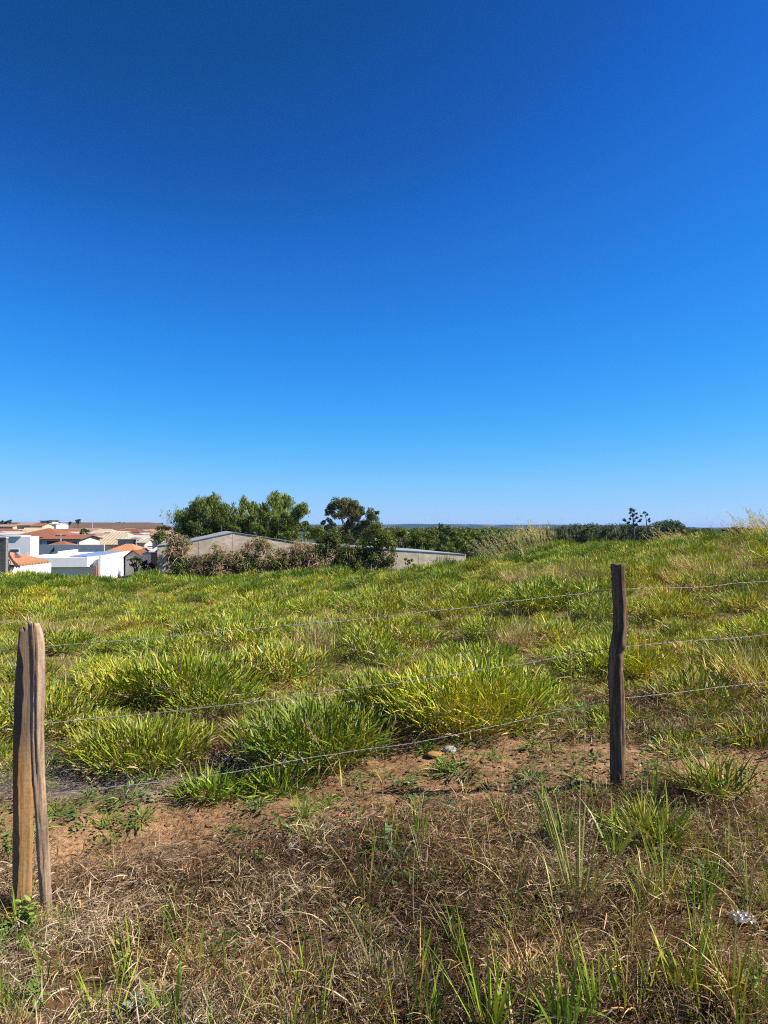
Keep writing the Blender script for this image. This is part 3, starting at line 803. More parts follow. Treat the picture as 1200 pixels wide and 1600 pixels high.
# --- dark masses filling the grove's foot and beside it
G_MID = 'trees behind the shed'
px_tree('bushy_tree', 300, 88, [(285, 831, 15), (300, 825, 16), (268, 837, 12), (318, 833, 14), (295, 843, 14)], .24, 1.9, DG, 'dark bushy tree filling the left foot of the bamboo grove', group=G_MID, seed=40)
px_tree('bushy_tree', 345, 87, [(338, 825, 15), (355, 823, 15), (345, 811, 12), (370, 827, 13), (328, 835, 12)], .24, 1.9, MG, 'mid green bushy tree in the bamboo grove behind the gable peak', group=G_MID, seed=41)
px_tree('bushy_tree', 385, 88, [(382, 820, 14), (398, 823, 14), (374, 811, 11), (392, 808, 10)], .24, 1.9, MG, 'green bushy tree below the middle bamboo spire', group=G_MID, seed=42)
px_tree('bushy_tree', 430, 89, [(415, 823, 17), (435, 817, 17), (452, 827, 15), (428, 837, 16), (446, 809, 11)], .24, 1.9, DG, 'darkest dense tree under the tallest bamboo plume', group=G_MID, seed=43)
px_tree('bushy_tree', 455, 84, [(448, 834, 10), (460, 838, 10), (440, 838, 8)], .24, 1.9, MG, 'light green bush at the right end of the gable roof', 'bush', G_MID, seed=44)
px_tree('bushy_tree', 476, 96, [(474, 822, 11), (466, 826, 10), (486, 826, 9), (478, 818, 8)], .24, 1.9, MG, 'green tree right of the bamboo grove', group=G_MID, seed=45)
px_tree('round_tree', 498, 90, [(500, 828, 11), (492, 836, 11), (506, 836, 9), (484, 838, 10)], .24, 1.9, YG, 'rounded light green tree beyond the wing roof', group=G_MID, seed=46)
px_tree('dark_tree', 512, 100, [(505, 816, 6), (514, 813, 6), (520, 819, 6), (511, 824, 7), (518, 828, 7)], .24, 1.9, BL, 'small dark tree just left of the eucalyptus', group=G_MID, seed=47)
# --- the eucalyptus
px_tree('eucalyptus', 546, 86, [(520, 792, 11.7), (513, 799, 9.1), (530, 789, 13.0), (541, 788, 14.3), (552, 790, 14.3), (560, 798, 11.7), (545, 800, 13.0), (533, 802, 10.4), (556, 808, 11.7), (566, 802, 6.5), (548, 814, 10.4), (523, 804, 7.8),
        (578, 804, 10.4), (584, 809, 9.1), (576, 814, 7.8), (588, 802, 5.2), (570, 820, 11.7), (560, 826, 10.4), (580, 826, 10.4), (545, 822, 11), (535, 832, 10), (558, 834, 12), (575, 834, 11), (590, 824, 8), (548, 842, 12), (528, 842, 9)], .24, 2.4, EU, 'tall eucalyptus with open grey green crown right of the bamboo', group=G_MID, seed=50, bark=M_PALE, droop=.6, aspect=.3,
        trunk=[[(548, 890, .22), (549, 850, .2), (550, 828, .16), (546, 808, .12), (541, 790, .05)], [(549, 845, .14), (540, 822, .1), (532, 806, .07), (522, 792, .03)], [(550, 832, .14), (556, 812, .09), (558, 796, .04)], [(552, 850, .15), (566, 830, .1), (578, 812, .07), (582, 802, .03)], [(549, 840, .1), (536, 820, .06), (530, 800, .03)]], sub=5)
# --- trees right of the shed
G_R = 'trees beyond the shed\'s right end'
px_tree('round_tree', 628, 104, [(622, 835, 9), (630, 833, 8), (616, 842, 9), (634, 842, 9), (626, 850, 10)], .24, 1.9, YG, 'yellow green tree above the left part of the long wing wall', group=G_R, seed=60)
px_tree('round_tree', 652, 104, [(648, 840, 9), (656, 845, 9), (644, 850, 9), (652, 854, 10)], .24, 1.9, MG, 'green tree second along the wing wall, darker in its middle', group=G_R, seed=61)
px_tree('round_tree', 672, 106, [(668, 838, 9), (674, 834, 7), (662, 846, 8), (676, 848, 10), (668, 856, 8)], .24, 1.9, YG, 'bright green tree in front of the dark domed tree', group=G_R, seed=62)
px_tree('domed_tree', 690, 150, [(690, 826, 10), (680, 832, 9), (700, 828, 10), (708, 834, 9), (694, 838, 11), (684, 842, 9), (712, 842, 8)], .55, 1.5, DG, 'large dark domed tree standing highest above the wing wall', group=G_R, seed=63)
px_tree('round_tree', 702, 108, [(702, 852, 8), (696, 858, 7), (708, 858, 7)], .24, 1.9, YG, 'small yellow green tree below the dark domed tree', group=G_R, seed=64)
px_tree('round_tree', 722, 118, [(720, 846, 11), (730, 842, 9), (714, 854, 9), (728, 856, 10)], .45, 1.5, MG, 'green tree above the right end of the wing wall', group=G_R, seed=65)
px_tree('round_tree', 744, 122, [(742, 838, 9), (750, 844, 10), (738, 850, 10), (754, 852, 9)], .45, 1.5, DG, 'dark green tree just right of the wing wall end', group=G_R, seed=66)
px_tree('low_bush', 740, 84, [(735, 866, 7), (745, 868, 8), (756, 866, 8), (740, 874, 8), (750, 876, 8)], .3, 1.5, ((0.06, 0.06, 0.02), (0.14, 0.12, 0.05)), 'dull olive bush against the right end of the wing wall', 'bush', seed=67)
px_tree('round_tree', 768, 130, [(764, 842, 9), (774, 846, 9), (768, 854, 10), (780, 856, 9)], .48, 1.5, DG, 'dark tree behind the left of the tall straw grass', group=G_R, seed=68)
px_tree('round_tree', 800, 140, [(794, 846, 9), (804, 848, 9), (812, 854, 9), (798, 856, 9)], .5, 1.5, MG, 'green tree behind the tall straw grass', group=G_R, seed=69)
px_tree('round_tree', 836, 170, [(828, 842, 8), (840, 840, 9), (848, 846, 9), (834, 850, 9)], .55, 1.5, DG, 'dark tree behind the right of the tall straw grass', group=G_R, seed=70)
px_tree('green_tree', 250, 100, [(246, 836, 8), (254, 833, 8), (260, 838, 7), (240, 840, 6), (250, 842, 7)], .24, 1.9, MG, 'green street tree in the town just left of the shed', group=G_MID, seed=71)
px_tree('dark_tree', 132, 150, [(131, 829, 5), (136, 831, 5), (127, 832, 4)], .5, 1.5, DG, 'small dark green tree among the roofs above the tan roof', seed=72)
px_tree('dark_tree', 252, 260, [(246, 826, 5), (254, 825, 6), (262, 826, 6)], .7, 1.5, BL, 'dark tree clump at the foot of the brown hill left of the bamboo', seed=73)
# undergrowth between the houses and the shed
px_tree('low_bush', 212, 78, [(206, 876, 6), (214, 874, 6), (220, 879, 6), (208, 883, 6)], .3, 1.5, DG, 'dark bush beside the long white wall', 'bush', seed=74)
px_tree('low_bush', 232, 80, [(228, 880, 6), (236, 883, 6), (224, 886, 6), (240, 888, 5)], .3, 1.5, BL, 'very dark bush below the brick lean-to', 'bush', seed=75)

# --- trees on the hill line at left
for i, (px, py, rp, lab) in enumerate(((3, 815, 2.6, 'leftmost small tree on the hill line'), (9, 815.5, 2.3, 'second small tree from the left on the hill line'), (15.5, 813.5, 2.8, 'tallest of the three small trees at the hill line\'s left end'),
        (91, 816.5, 2.4, 'small tree just right of the long white hillside building'), (108, 816.5, 2.5, 'low tree on the hill line left of the rounded hilltop tree'), (122, 812.5, 3.8, 'rounded dark tree standing out alone on the hill line'), (185, 817, 3.0, 'flat dark clump of trees far along the brown hill'), (192, 817.3, 2.4, 'right end tree of the flat clump on the brown hill'), (251, 818.5, 3.0, 'tree at the right end of the brown hill'))):
    px_tree('hill_tree', px, 600 if px < 150 else 930, [(px - rp * .5, py + 1, rp), (px + rp * .5, py, rp * .9), (px, py + 2.5, rp)], 1.3, 1.5, BL, lab, group='trees on the brown hill', seed=80 + i, thick=.4)

# --- eucalyptus plantation on the right (copies share a few crowns)
def euc_proto(seed):
    r = np.random.default_rng(seed); cl = []
    for k in range(22):
        z = r.uniform(4, 20); w = 2.3 * (1 - ((z - 11) / 12) ** 2 * .75)
        a = r.random() * 6.28; cl.append([math.cos(a) * w * r.random(), math.sin(a) * w * r.random(), z, r.uniform(.9, 1.7)])
    cl.append([0, 0, 20.5, 1.0])
    return cloud_mesh('crown', [leaf_cloud(cl, 1.5, .8, seed, ((0.032, 0.056, 0.02), (0.125, 0.155, 0.055)), .4, .5, .3, 1.1)], M_LEAF)
EP = [euc_proto(400 + i) for i in range(4)]
mt = MB(); mt.tube([(0, 0, -.5), (.1, 0, 9), (0, .1, 19)], [.28, .2, .06], 7); TR = mt.mesh('trunk', M_PALE, smooth_shade=True)
tops = lambda px: float(np.interp(px, [820, 850, 862, 880, 900, 925, 945, 960, 985, 1010, 1030, 1048, 1062, 1072, 1090, 1110, 1130], [832, 829, 823, 820, 817.5, 817.5, 819, 818, 818, 820, 814, 811, 814, 824, 826, 829, 831]))
def place_euc(px, d, top, k, label, group, sxy=1.0):
    t = P(px, top, d); g = tz(t.x, t.y); s = (t.z - g) / 21.5
    e = empty('plantation_tree', (t.x, t.y, g), random.uniform(0, 6.28)); e.scale = (s * sxy, s * sxy, s)
    link('crown', EP[k], e); link('trunk', TR, e)
    tag(e, label, 'tree', group)
rr = random.Random(9)
def nth(i):
    ones = ['', 'first', 'second', 'third', 'fourth', 'fifth', 'sixth', 'seventh', 'eighth', 'ninth', 'tenth', 'eleventh', 'twelfth', 'thirteenth', 'fourteenth', 'fifteenth', 'sixteenth', 'seventeenth', 'eighteenth', 'nineteenth']
    tens = {2: 'twent', 3: 'thirt', 4: 'fort', 5: 'fift'}
    if i < 20: return ones[i]
    return tens[i // 10] + ('ieth' if i % 10 == 0 else 'y-' + ones[i % 10])
count = 0
px = 846.0
while px < 1072:
    place_euc(px + rr.uniform(-1.5, 1.5), rr.uniform(225, 260), tops(px) + rr.uniform(-1, 2.4), rr.randrange(4), 'dark eucalyptus, %s from the left in the plantation\'s front row' % nth(count + 1), 'eucalyptus plantation row', rr.uniform(.9, 1.3))
    px += rr.uniform(4.0, 7.0); count += 1
count = 0
px = 850.0
while px < 1066:
    place_euc(px, rr.uniform(275, 320), tops(px) + rr.uniform(0, 3), rr.randrange(4), 'dark eucalyptus, %s from the left in the plantation\'s rear row' % nth(count + 1), 'eucalyptus plantation row', rr.uniform(.9, 1.3))
    px += rr.uniform(6.0, 10.0); count += 1
for px, dx in ((1030, 0), (1040, 1), (1050, 0), (1058, 1)):
    place_euc(px, 215 + dx * 6, tops(px) + .5, (px // 10) % 4, 'broad dark eucalyptus, %s from the left in the clump ending the plantation' % nth({1030: 1, 1040: 2, 1050: 3, 1058: 4}[px]), 'eucalyptus clump at the plantation end', 1.5)
# the thin emergent trees above the row
px_tree('emergent_tree', 990, 215, [(986, 796, 4.6), (990, 799, 3.8), (984, 802, 2.6), (989, 805, 4.6), (995, 803, 3.2), (996, 809, 3.5), (984, 811, 3.2), (975, 812, 3.8), (982, 817, 3.5), (991, 813, 3.8), (1000, 814, 3.8), (994, 820, 4.3)], .6, 1.7, BL, 'tall sparse tree sticking up out of the plantation row', seed=91, sub=3,
        trunk=[[(991, 860, .3), (990, 825, .24), (989, 808, .16), (986, 796, .05)], [(990, 826, .12), (982, 818, .08), (976, 812, .04)], [(990, 822, .12), (998, 814, .06)]], depth=.6)
px_tree('emergent_tree', 1008, 215, [(1007, 801, 3.2), (1003, 806, 2.3), (1011, 804, 2.3), (1014, 811, 2.3), (1015, 815, 2.6)], .6, 1.7, BL, 'thin tree with a few leaf balls right of the tall sparse tree', seed=92, sub=3,
        trunk=[[(1008, 860, .2), (1010, 825, .15), (1010, 812, .1), (1007, 801, .04)], [(1010, 814, .08), (1015, 811, .04)]], depth=.6)
# low trees along the horizon at right
for i, px in enumerate((1068, 1076, 1084, 1092, 1100, 1107)):
    place_euc(px, 420 + 30 * i, tops(px) - 1.5 + (i % 2), i % 4, 'small far skyline tree, %s to the right of the plantation clump' % nth(i + 1), 'far skyline trees', 1.6)

# --- woods in the valley (one mass)
def round_proto(seed, cols):
    r = np.random.default_rng(seed)
    cl = [[r.normal(0, 2.0), r.normal(0, 2.0), r.uniform(3, 8.5), r.uniform(1.3, 2.4)] for _ in range(12)]
    return cloud_mesh('wood_tree', [leaf_cloud(cl, 1.5, 1.1, seed, cols, .6, .2, .4, .9)], M_LEAF)
WP = [round_proto(500, DG), round_proto(501, MG), round_proto(502, YG), round_proto(503, MG)]
# ================================================================ fence
def wood(name, dark, light, mid, scale=1.0, lichen=0.0, grey_above=None):
    N = NT(name); v = coord(N)
    mp = N.n('ShaderNodeMapping'); mp.inputs['Scale'].default_value = (34 * scale, 34 * scale, 1.7 * scale); N.l(v, mp.inputs['Vector'])
    g = N.noise(mp.outputs[0], 1.0, 7.0, 0.65, 0.3)
    b = N.noise(v, 5.0, 4.0)
    f = N.noise(v, 90.0, 4.0, 0.7)
    c = N.ramp(g, [(0.28, dark), (0.5, mid), (0.72, light)])
    c = N.mix(0.6, c, N.ramp(b, [(0.3, 0.7), (0.7, 1.3)]), 'MULTIPLY')
    c = N.mix(0.5, c, N.ramp(f, [(0.3, 0.6), (0.7, 1.4)]), 'MULTIPLY')
    if grey_above is not None:
        sz = N.n('ShaderNodeSeparateXYZ'); N.l(v, sz.inputs[0])
        w_ = N.math('ADD', sz.outputs[2], N.math('MULTIPLY', N.math('SUBTRACT', g, 0.5), 0.5))
        c = N.mix(N.ramp(w_, [(0.0, 0.0), (1.0, 1.0)]) if False else N.math('MINIMUM', N.math('MAXIMUM', N.math('MULTIPLY', N.math('SUBTRACT', w_, grey_above), 5.0), 0.0), 0.9), c, N.ramp(g, [(0.28, (0.05, 0.036, 0.027)), (0.5, (0.15, 0.11, 0.08)), (0.72, (0.26, 0.2, 0.15))]))
    if lichen:
        c = N.mix(N.math('MULTIPLY', N.math('GREATER_THAN', N.noise(v, 26.0, 5.0), 0.63), lichen), c, (0.33, 0.31, 0.26))
    h = N.math('ADD', g, N.math('MULTIPLY', f, 0.25))
    N.pbr(c, 0.9, N.bump(h, 0.9, 0.006), spec=0.15)
    return N.mat
M_OLD = wood('weathered_post_wood', (0.045, 0.027, 0.017), (0.3, 0.2, 0.125), (0.13, 0.083, 0.052), 1.5, 0.15)
M_BARK = wood('grey_brown_bark', (0.07, 0.045, 0.028), (0.46, 0.33, 0.22), (0.27, 0.185, 0.12), 1.3, 0.3)
M_TAN = wood('peeled_tan_wood', (0.16, 0.085, 0.035), (0.42, 0.27, 0.13), (0.31, 0.18, 0.075), 0.8, 0.0, 0.9)

def log_mesh(name, rows, d, seed, mats, depth_scale=1.0, knots=(), groove=(), extra_bottom=0.25, rough_top=0.003, flat=None, ns=36, offset=0.0):
    """rows: (py, left px, right px) of the outline; d: distance. A lathe-like log with its own bends, ribs and knots."""
    rows = np.array(rows, float)
    py = np.linspace(rows[0, 0], rows[-1, 0], 90)
    lx, rx = np.interp(py, rows[:, 0], rows[:, 1]), np.interp(py, rows[:, 0], rows[:, 2])
    k = np.array([0.25, 0.5, 0.25])
    lx[1:-1] = np.convolve(lx, k, 'valid'); rx[1:-1] = np.convolve(rx, k, 'valid')
    ctr = np.array([P((a + b) / 2, y, d) for a, b, y in zip(lx, rx, py)])
    rad = (rx - lx) / 2 / F * d * 0.95
    zb = ctr[-1, 2]
    nb = 6
    ctr = np.concatenate([ctr, [[ctr[-1, 0], ctr[-1, 1], zb - extra_bottom * (i + 1) / nb] for i in range(nb)]])
    rad = np.concatenate([rad, np.full(nb, rad[-1])])
    n = len(ctr)
    th = np.arange(ns) / ns * 2 * math.pi
    T, I = np.meshgrid(th, np.arange(n))
    Zr = ctr[I, 2]
    rr = rad[I].copy()
    rib = 0
    for q, (fr, am) in enumerate(((3, .05), (7, .045), (13, .035))):
        ph = seed * 1.7 + q + 0.8 * np.sin(Zr * (2.1 + q) + q * 2 + seed)
        rib = rib + am * np.sin(fr * T + ph)
    rr = rr * (1 + rib) + rad[I] * 0.12 * (vnoise(T * 5 + seed, Zr * 26, seed + 2) - 0.5) + rad[I] * 0.22 * (vnoise(np.cos(T) * 2 + Zr * 4 + seed * 9, np.sin(T) * 2 + Zr * 3, seed) - 0.5)
    for (za, ta, wz, wt, am) in knots:
        dt = np.angle(np.exp(1j * (T - ta)))
        rr = rr + am * np.exp(-((Zr - za) / wz) ** 2 - (dt / wt) ** 2)
    for (ta, wt, am, z0, z1) in groove:
        dt = np.angle(np.exp(1j * (T - ta - 0.12 * np.sin(Zr * 6))))
        rr = rr - am * np.exp(-(dt / wt) ** 2) * smooth((Zr - z0) / 0.1) * smooth((z1 - Zr) / 0.05)
    if flat:                                          # a split face
        cs = np.cos(T - flat[0]); lim = np.where(cs > 0.05, flat[1] * rad[I] * (1 + .06 * (vnoise(Zr * 9, T * 3, seed + 5) - .5)) / np.maximum(cs, 0.05), 9.0)
        rr = np.minimum(rr, lim)
    X = ctr[I, 0] + rr * np.cos(T); Y = ctr[I, 1] + offset + rr * np.sin(T) * depth_scale
    Z = Zr + 0
    Z[0] += rough_top * (vnoise(th * 3, th * 0 + seed, seed + 3) - 0.6) * 2
    Z[1] += rough_top * (vnoise(th * 3, th * 0 + seed, seed + 3) - 0.6) * 1.0
    base = np.array([ctr[-1, 0], ctr[-1, 1] + offset, ctr[-1, 2]])
    V = np.stack([X, Y, Z], -1).reshape(-1, 3) - base
    top_c = np.array([[ctr[0, 0], ctr[0, 1] + offset, ctr[0, 2] - 0.004]]) - base
    inner = (np.stack([X[0], Y[0], Z[0]], -1) - base) * 0.55 + top_c * 0.45
    V = np.concatenate([V, inner, top_c])
    i2 = np.arange(n - 1)[:, None] * ns; j = np.arange(ns)[None, :]; jn = (j + 1) % ns
    Fq = np.stack([i2 + jn, i2 + j, i2 + ns + j, i2 + ns + jn], -1).reshape(-1, 4)
    ib = n * ns
    Fq2 = np.stack([j[0], jn[0], ib + jn[0], ib + j[0]], 1)
    Ft = np.stack([ib + j[0], ib + jn[0], np.full(ns, ib + ns)], 1)
    mi = np.zeros(len(Fq) + len(Fq2) + len(Ft), int)
    me = mesh_np(name, V, np.concatenate([Fq, Fq2]), Ft, mats, mi, smooth_shade=True)
    return me, Vector(base)

RD = 3.95
me, b = log_mesh('fence_post', [(881, 955, 976), (915, 956, 977), (945, 958.5, 980), (980, 958.5, 981.5), (1000, 955, 979), (1018, 951.5, 976), (1050, 951, 974.5), (1090, 952, 975.5), (1150, 953, 976), (1200, 953.5, 976), (1247, 954, 975)],
                 RD, 3, [M_OLD], knots=[(CAMZ - (1008 - 823) / F * RD, -1.2, .022, .4, .02), (CAMZ - (1022 - 823) / F * RD, -2.0, .03, .5, .014), (CAMZ - (1040 - 823) / F * RD, -0.8, .014, .3, -.014)],
                 groove=[(-1.75, .10, .012, 0, 3), (-0.9, .07, .009, .9, 3), (-2.6, .08, .009, 0, 1.2)])
post_r = link('fence_post', me, loc=b)
tag(post_r, 'dark weathered slim fence post with a crooked knot, standing alone on the right', 'fence post', 'wooden fence posts')

LD = 3.0
post_l = empty('fence_post', P(45, 1450, LD))
tag(post_l, 'thick forked fence post of two joined logs at the left edge', 'fence post', 'wooden fence posts')
meA, bA = log_mesh('log', [(980, 33, 52), (1000, 30, 52), (1060, 27, 53), (1110, 24.5, 53), (1150, 22, 52), (1210, 20.5, 51), (1280, 20.5, 50), (1345, 21, 48.5), (1400, 20, 47), (1450, 19, 46)],
                   LD + 0.04, 5, [M_TAN], depth_scale=1.05, rough_top=0.02, groove=[(-1.9, .12, .006, .3, 2)], flat=(-1.15, .3))
meB, bB = log_mesh('log', [(973, 44, 63), (985, 44, 66), (1005, 45, 69.5), (1050, 46, 70), (1090, 47, 69.5), (1142, 47.5, 67.5), (1210, 49, 69), (1280, 55, 74), (1345, 59.5, 78), (1400, 64, 80.5), (1425, 66, 81.5)],
                   LD - 0.015, 8, [M_BARK], depth_scale=1.05, rough_top=0.025, groove=[(-2.7, .2, .012, .3, 3), (-1.3, .05, .006, .5, 3)])
for me_, b_, lab in ((meA, bA, 'tan peeled half of the forked post'), (meB, bB, 'grey barked half of the forked post')):
    o = link('log', me_, post_l); o.location = b_ - post_l.location; o['label'] = lab
M_WIRE = simple('galvanised_wire', (0.25, 0.25, 0.23), 0.6, 0.45, 60.0, spec=0.4, metal=0.2)
M_DARKW = simple('dark_wire', (0.13, 0.1, 0.085), 0.8, 0.4, 60.0)  # lowest strand: a darker, browner tone than the strands above
M_STAPLE = simple('rusty_staple', (0.2, 0.12, 0.08), 0.7, 0.3, 30.0)
# posts just outside the picture carry on the fence
def fence_at(t):                                    # t=0 left post, 1 right post
    a, b2 = Vector((P(45, 1000, LD).x, LD, 0)), Vector((P(964, 1000, RD).x, RD, 0))
    return a + (b2 - a) * t
for t, src in ((-1.0, post_r), (2.0, post_r)):
    p = fence_at(t)
    o = src.copy(); COL.objects.link(o); o.location = (p.x, p.y, tz(p.x, p.y) - 0.25); o.rotation_euler = (0, 0, 2.0 + t)
    tag(o, 'next weathered post of the wire fence past the left side' if t < 0 else 'next weathered post of the wire fence past the right side', 'fence post', 'wooden fence posts')

WL = [1010, 1130, 1241, 1352]; WR = [921, 1012, 1093, 1176]
names = ['topmost', 'second highest', 'third', 'lowest']
labels = ['topmost barbed wire strand stretched between the two fence posts', 'second barbed wire strand from the top of the fence',
          'third barbed wire strand from the top, passing just above the bare soil', 'lowest barbed wire strand sagging down into the weeds']
for w in range(4):
    zl, zr = P(70, WL[w], LD + .08).z, P(955, WR[w], RD + .05).z
    zs = [zl - 0.06, zl, zr, zr + 0.085]; sag = [0.02, 0.012, 0.02][0:3]
    ts = np.linspace(-1, 2, 1100)
    a, b2 = fence_at(0), fence_at(1)
    seg = np.clip(np.floor(ts), -1, 1).astype(int)
    fr = ts - seg
    z = np.interp(ts, [-1, 0, 1, 2], zs)
    sg = np.where(seg == 0, [0.02, 0.03, 0.05, 0.09][w], 0.02)
    z = z - sg * 4 * fr * (1 - fr)
    lat = np.minimum(fr, 1 - fr)
    z = z + (fbm(ts * 5 + w * 31, ts * 0 + w, 71, 3) - 0.5) * 0.022 * np.minimum(1, lat * 8)
    X = a.x + (b2.x - a.x) * ts; Y = a.y + (b2.y - a.y) * ts + 0.062
    Y = Y + (fbm(ts * 6 + w * 13, ts * 0 + w + 5, 72, 2) - 0.5) * 0.03
    C = np.stack([X, Y, z], 1)
    tot = MB()
    V, Q = [], []
    for s_ in (0, 1):
        n = len(C); ph = ts * 2.95 / 0.075 * 2 * math.pi + s_ * math.pi
        off = np.stack([-0.31 * np.cos(ph), 0.95 * np.cos(ph), np.sin(ph)], 1) * (0.0011 if w < 3 else 0.0009)
        c = C + off
        base_i = sum(len(v) for v in V)
        ring = []
        for j in range(4):
            an = j * math.pi / 2
            ring.append(c + np.array([-0.31 * math.cos(an), .95 * math.cos(an), math.sin(an)]) * (0.0011 if w < 3 else 0.0009))
        V.append(np.stack(ring, 1).reshape(-1, 3))
        i4 = np.arange(n - 1)[:, None] * 4 + base_i; j = np.arange(4)[None, :]; jn = (j + 1) % 4
        Q.append(np.stack([i4 + j, i4 + jn, i4 + 4 + jn, i4 + 4 + j], -1).reshape(-1, 4))
    wire = link('barbed_wire', mesh_np('barbed_wire', np.concatenate(V), np.concatenate(Q), None, [M_WIRE if w < 3 else M_DARKW], smooth_shade=True))
    tag(wire, labels[w], 'barbed wire', 'barbed wire strands of the fence')
    mb = MB(); nxt = -0.95 + w * 0.01
    dirv = (b2 - a).normalized()
    while nxt < 1.95:
        i = int((nxt + 1) / 3 * 1099); c = Vector(C[i])
        for q in range(2):
            an = random.uniform(0, math.pi)
            side = Vector((-dirv.y, dirv.x, 0)) * math.cos(an) + Vector((0, 0, 1)) * math.sin(an)
            c2 = c + dirv * (0.006 * q)
            mb.tube([c2 - side * 0.014 + dirv * 0.004, c2 - side * 0.004, c2 + side * 0.004, c2 + side * 0.014 - dirv * 0.004], [0.0005, 0.0012, 0.0012, 0.0005], 4)
        pts = [c + dirv * (0.011 * k / 10 - .003) + (Vector((-dirv.y, dirv.x, 0)) * math.cos(k * 1.25) + Vector((0, 0, 1)) * math.sin(k * 1.25)) * 0.0034 for k in range(11)]
        mb.tube(pts, 0.001, 4)
        nxt += random.uniform(0.05, 0.065)
    bo = mb.build('barbs', M_WIRE if w < 3 else M_DARKW, wire); bo['kind'] = 'stuff'
    if w < 4:
        for post, tt in ((post_r, 1.0), ):
            i = int((tt + 1) / 3 * 1099)
# ================================================================ grass and weeds
def blades(base, direc, length, width, droop, segs=4, twist=None, seed=0, fold=0.0, keep=0.75):
    """flat curved blades. base (n,3), direc (n,3) unit start direction, length (n,), width (n,), droop (n,) how far gravity bends it.
    Returns V, quads, t (0 at the root, 1 at the tip), blade index"""
    n = len(base)
    base = np.asarray(base, float); direc = np.asarray(direc, float)
    hz = direc.copy(); hz[:, 2] = 0
    ln = np.linalg.norm(hz, axis=1, keepdims=True)
    r = np.random.default_rng(seed)
    rnd = r.normal(size=(n, 3)); rnd[:, 2] = 0; rnd /= np.linalg.norm(rnd, axis=1, keepdims=True) + 1e-9
    hz = np.where(ln > 0.05, hz / np.maximum(ln, 1e-6), rnd)
    side = np.stack([-hz[:, 1], hz[:, 0], np.zeros(n)], 1)
    if twist is not None:
        c, s = np.cos(twist)[:, None], np.sin(twist)[:, None]
        side = side * c + np.cross(direc, side) * s
    ts = np.linspace(0, 1, segs + 1)
    V = np.empty((n, segs + 1, 2, 3))
    pos = base.copy(); d = direc.copy()
    for i, t in enumerate(ts):
        if i:
            pos = pos + d * (length / segs)[:, None]
            d = d + hz * (droop * 0.25 / segs)[:, None] + np.array([0, 0, -1.0]) * (droop * (0.4 + 1.2 * t) / segs)[:, None]
            d /= np.linalg.norm(d, axis=1, keepdims=True)
        w = width * (min(1, 0.55 + 1.6 * t) if t < 0.3 else 1.0) * (max(0.04, 1 - max(0, (t - keep * 0.5)) / (1 - keep * 0.5)) ** 0.8)
        V[:, i, 0] = pos - side * (w / 2)[:, None]
        V[:, i, 1] = pos + side * (w / 2)[:, None]
    tt = np.broadcast_to(ts[None, :, None], (n, segs + 1, 2)).reshape(-1)
    bi = np.broadcast_to(np.arange(n)[:, None, None], (n, segs + 1, 2)).reshape(-1)
    o = (np.arange(n) * (segs + 1) * 2)[:, None] + (np.arange(segs) * 2)[None, :]
    Q = np.stack([o, o + 1, o + 3, o + 2], -1).reshape(-1, 4)
    return V.reshape(-1, 3), Q, tt, bi

def merge(items):
    V, Q, C = [], [], []
    k = 0
    for v, q, c in items:
        V.append(v); Q.append(q + k); C.append(c); k += len(v)
    return np.concatenate(V), np.concatenate(Q), np.concatenate(C)

def unit(v): return v / (np.linalg.norm(v, axis=1, keepdims=True) + 1e-9)

def lerp3(t, a, b): return np.asarray(a)[None] * (1 - t[:, None]) + np.asarray(b)[None] * t[:, None]

GREEN_A, GREEN_B = (0.19, 0.28, 0.016), (0.47, 0.48, 0.028)
DARKG = (0.075, 0.15, 0.014)
YELL = (0.46, 0.38, 0.06)
STRAW, STRAW2, DEAD = (0.58, 0.44, 0.22), (0.42, 0.3, 0.15), (0.2, 0.125, 0.065)

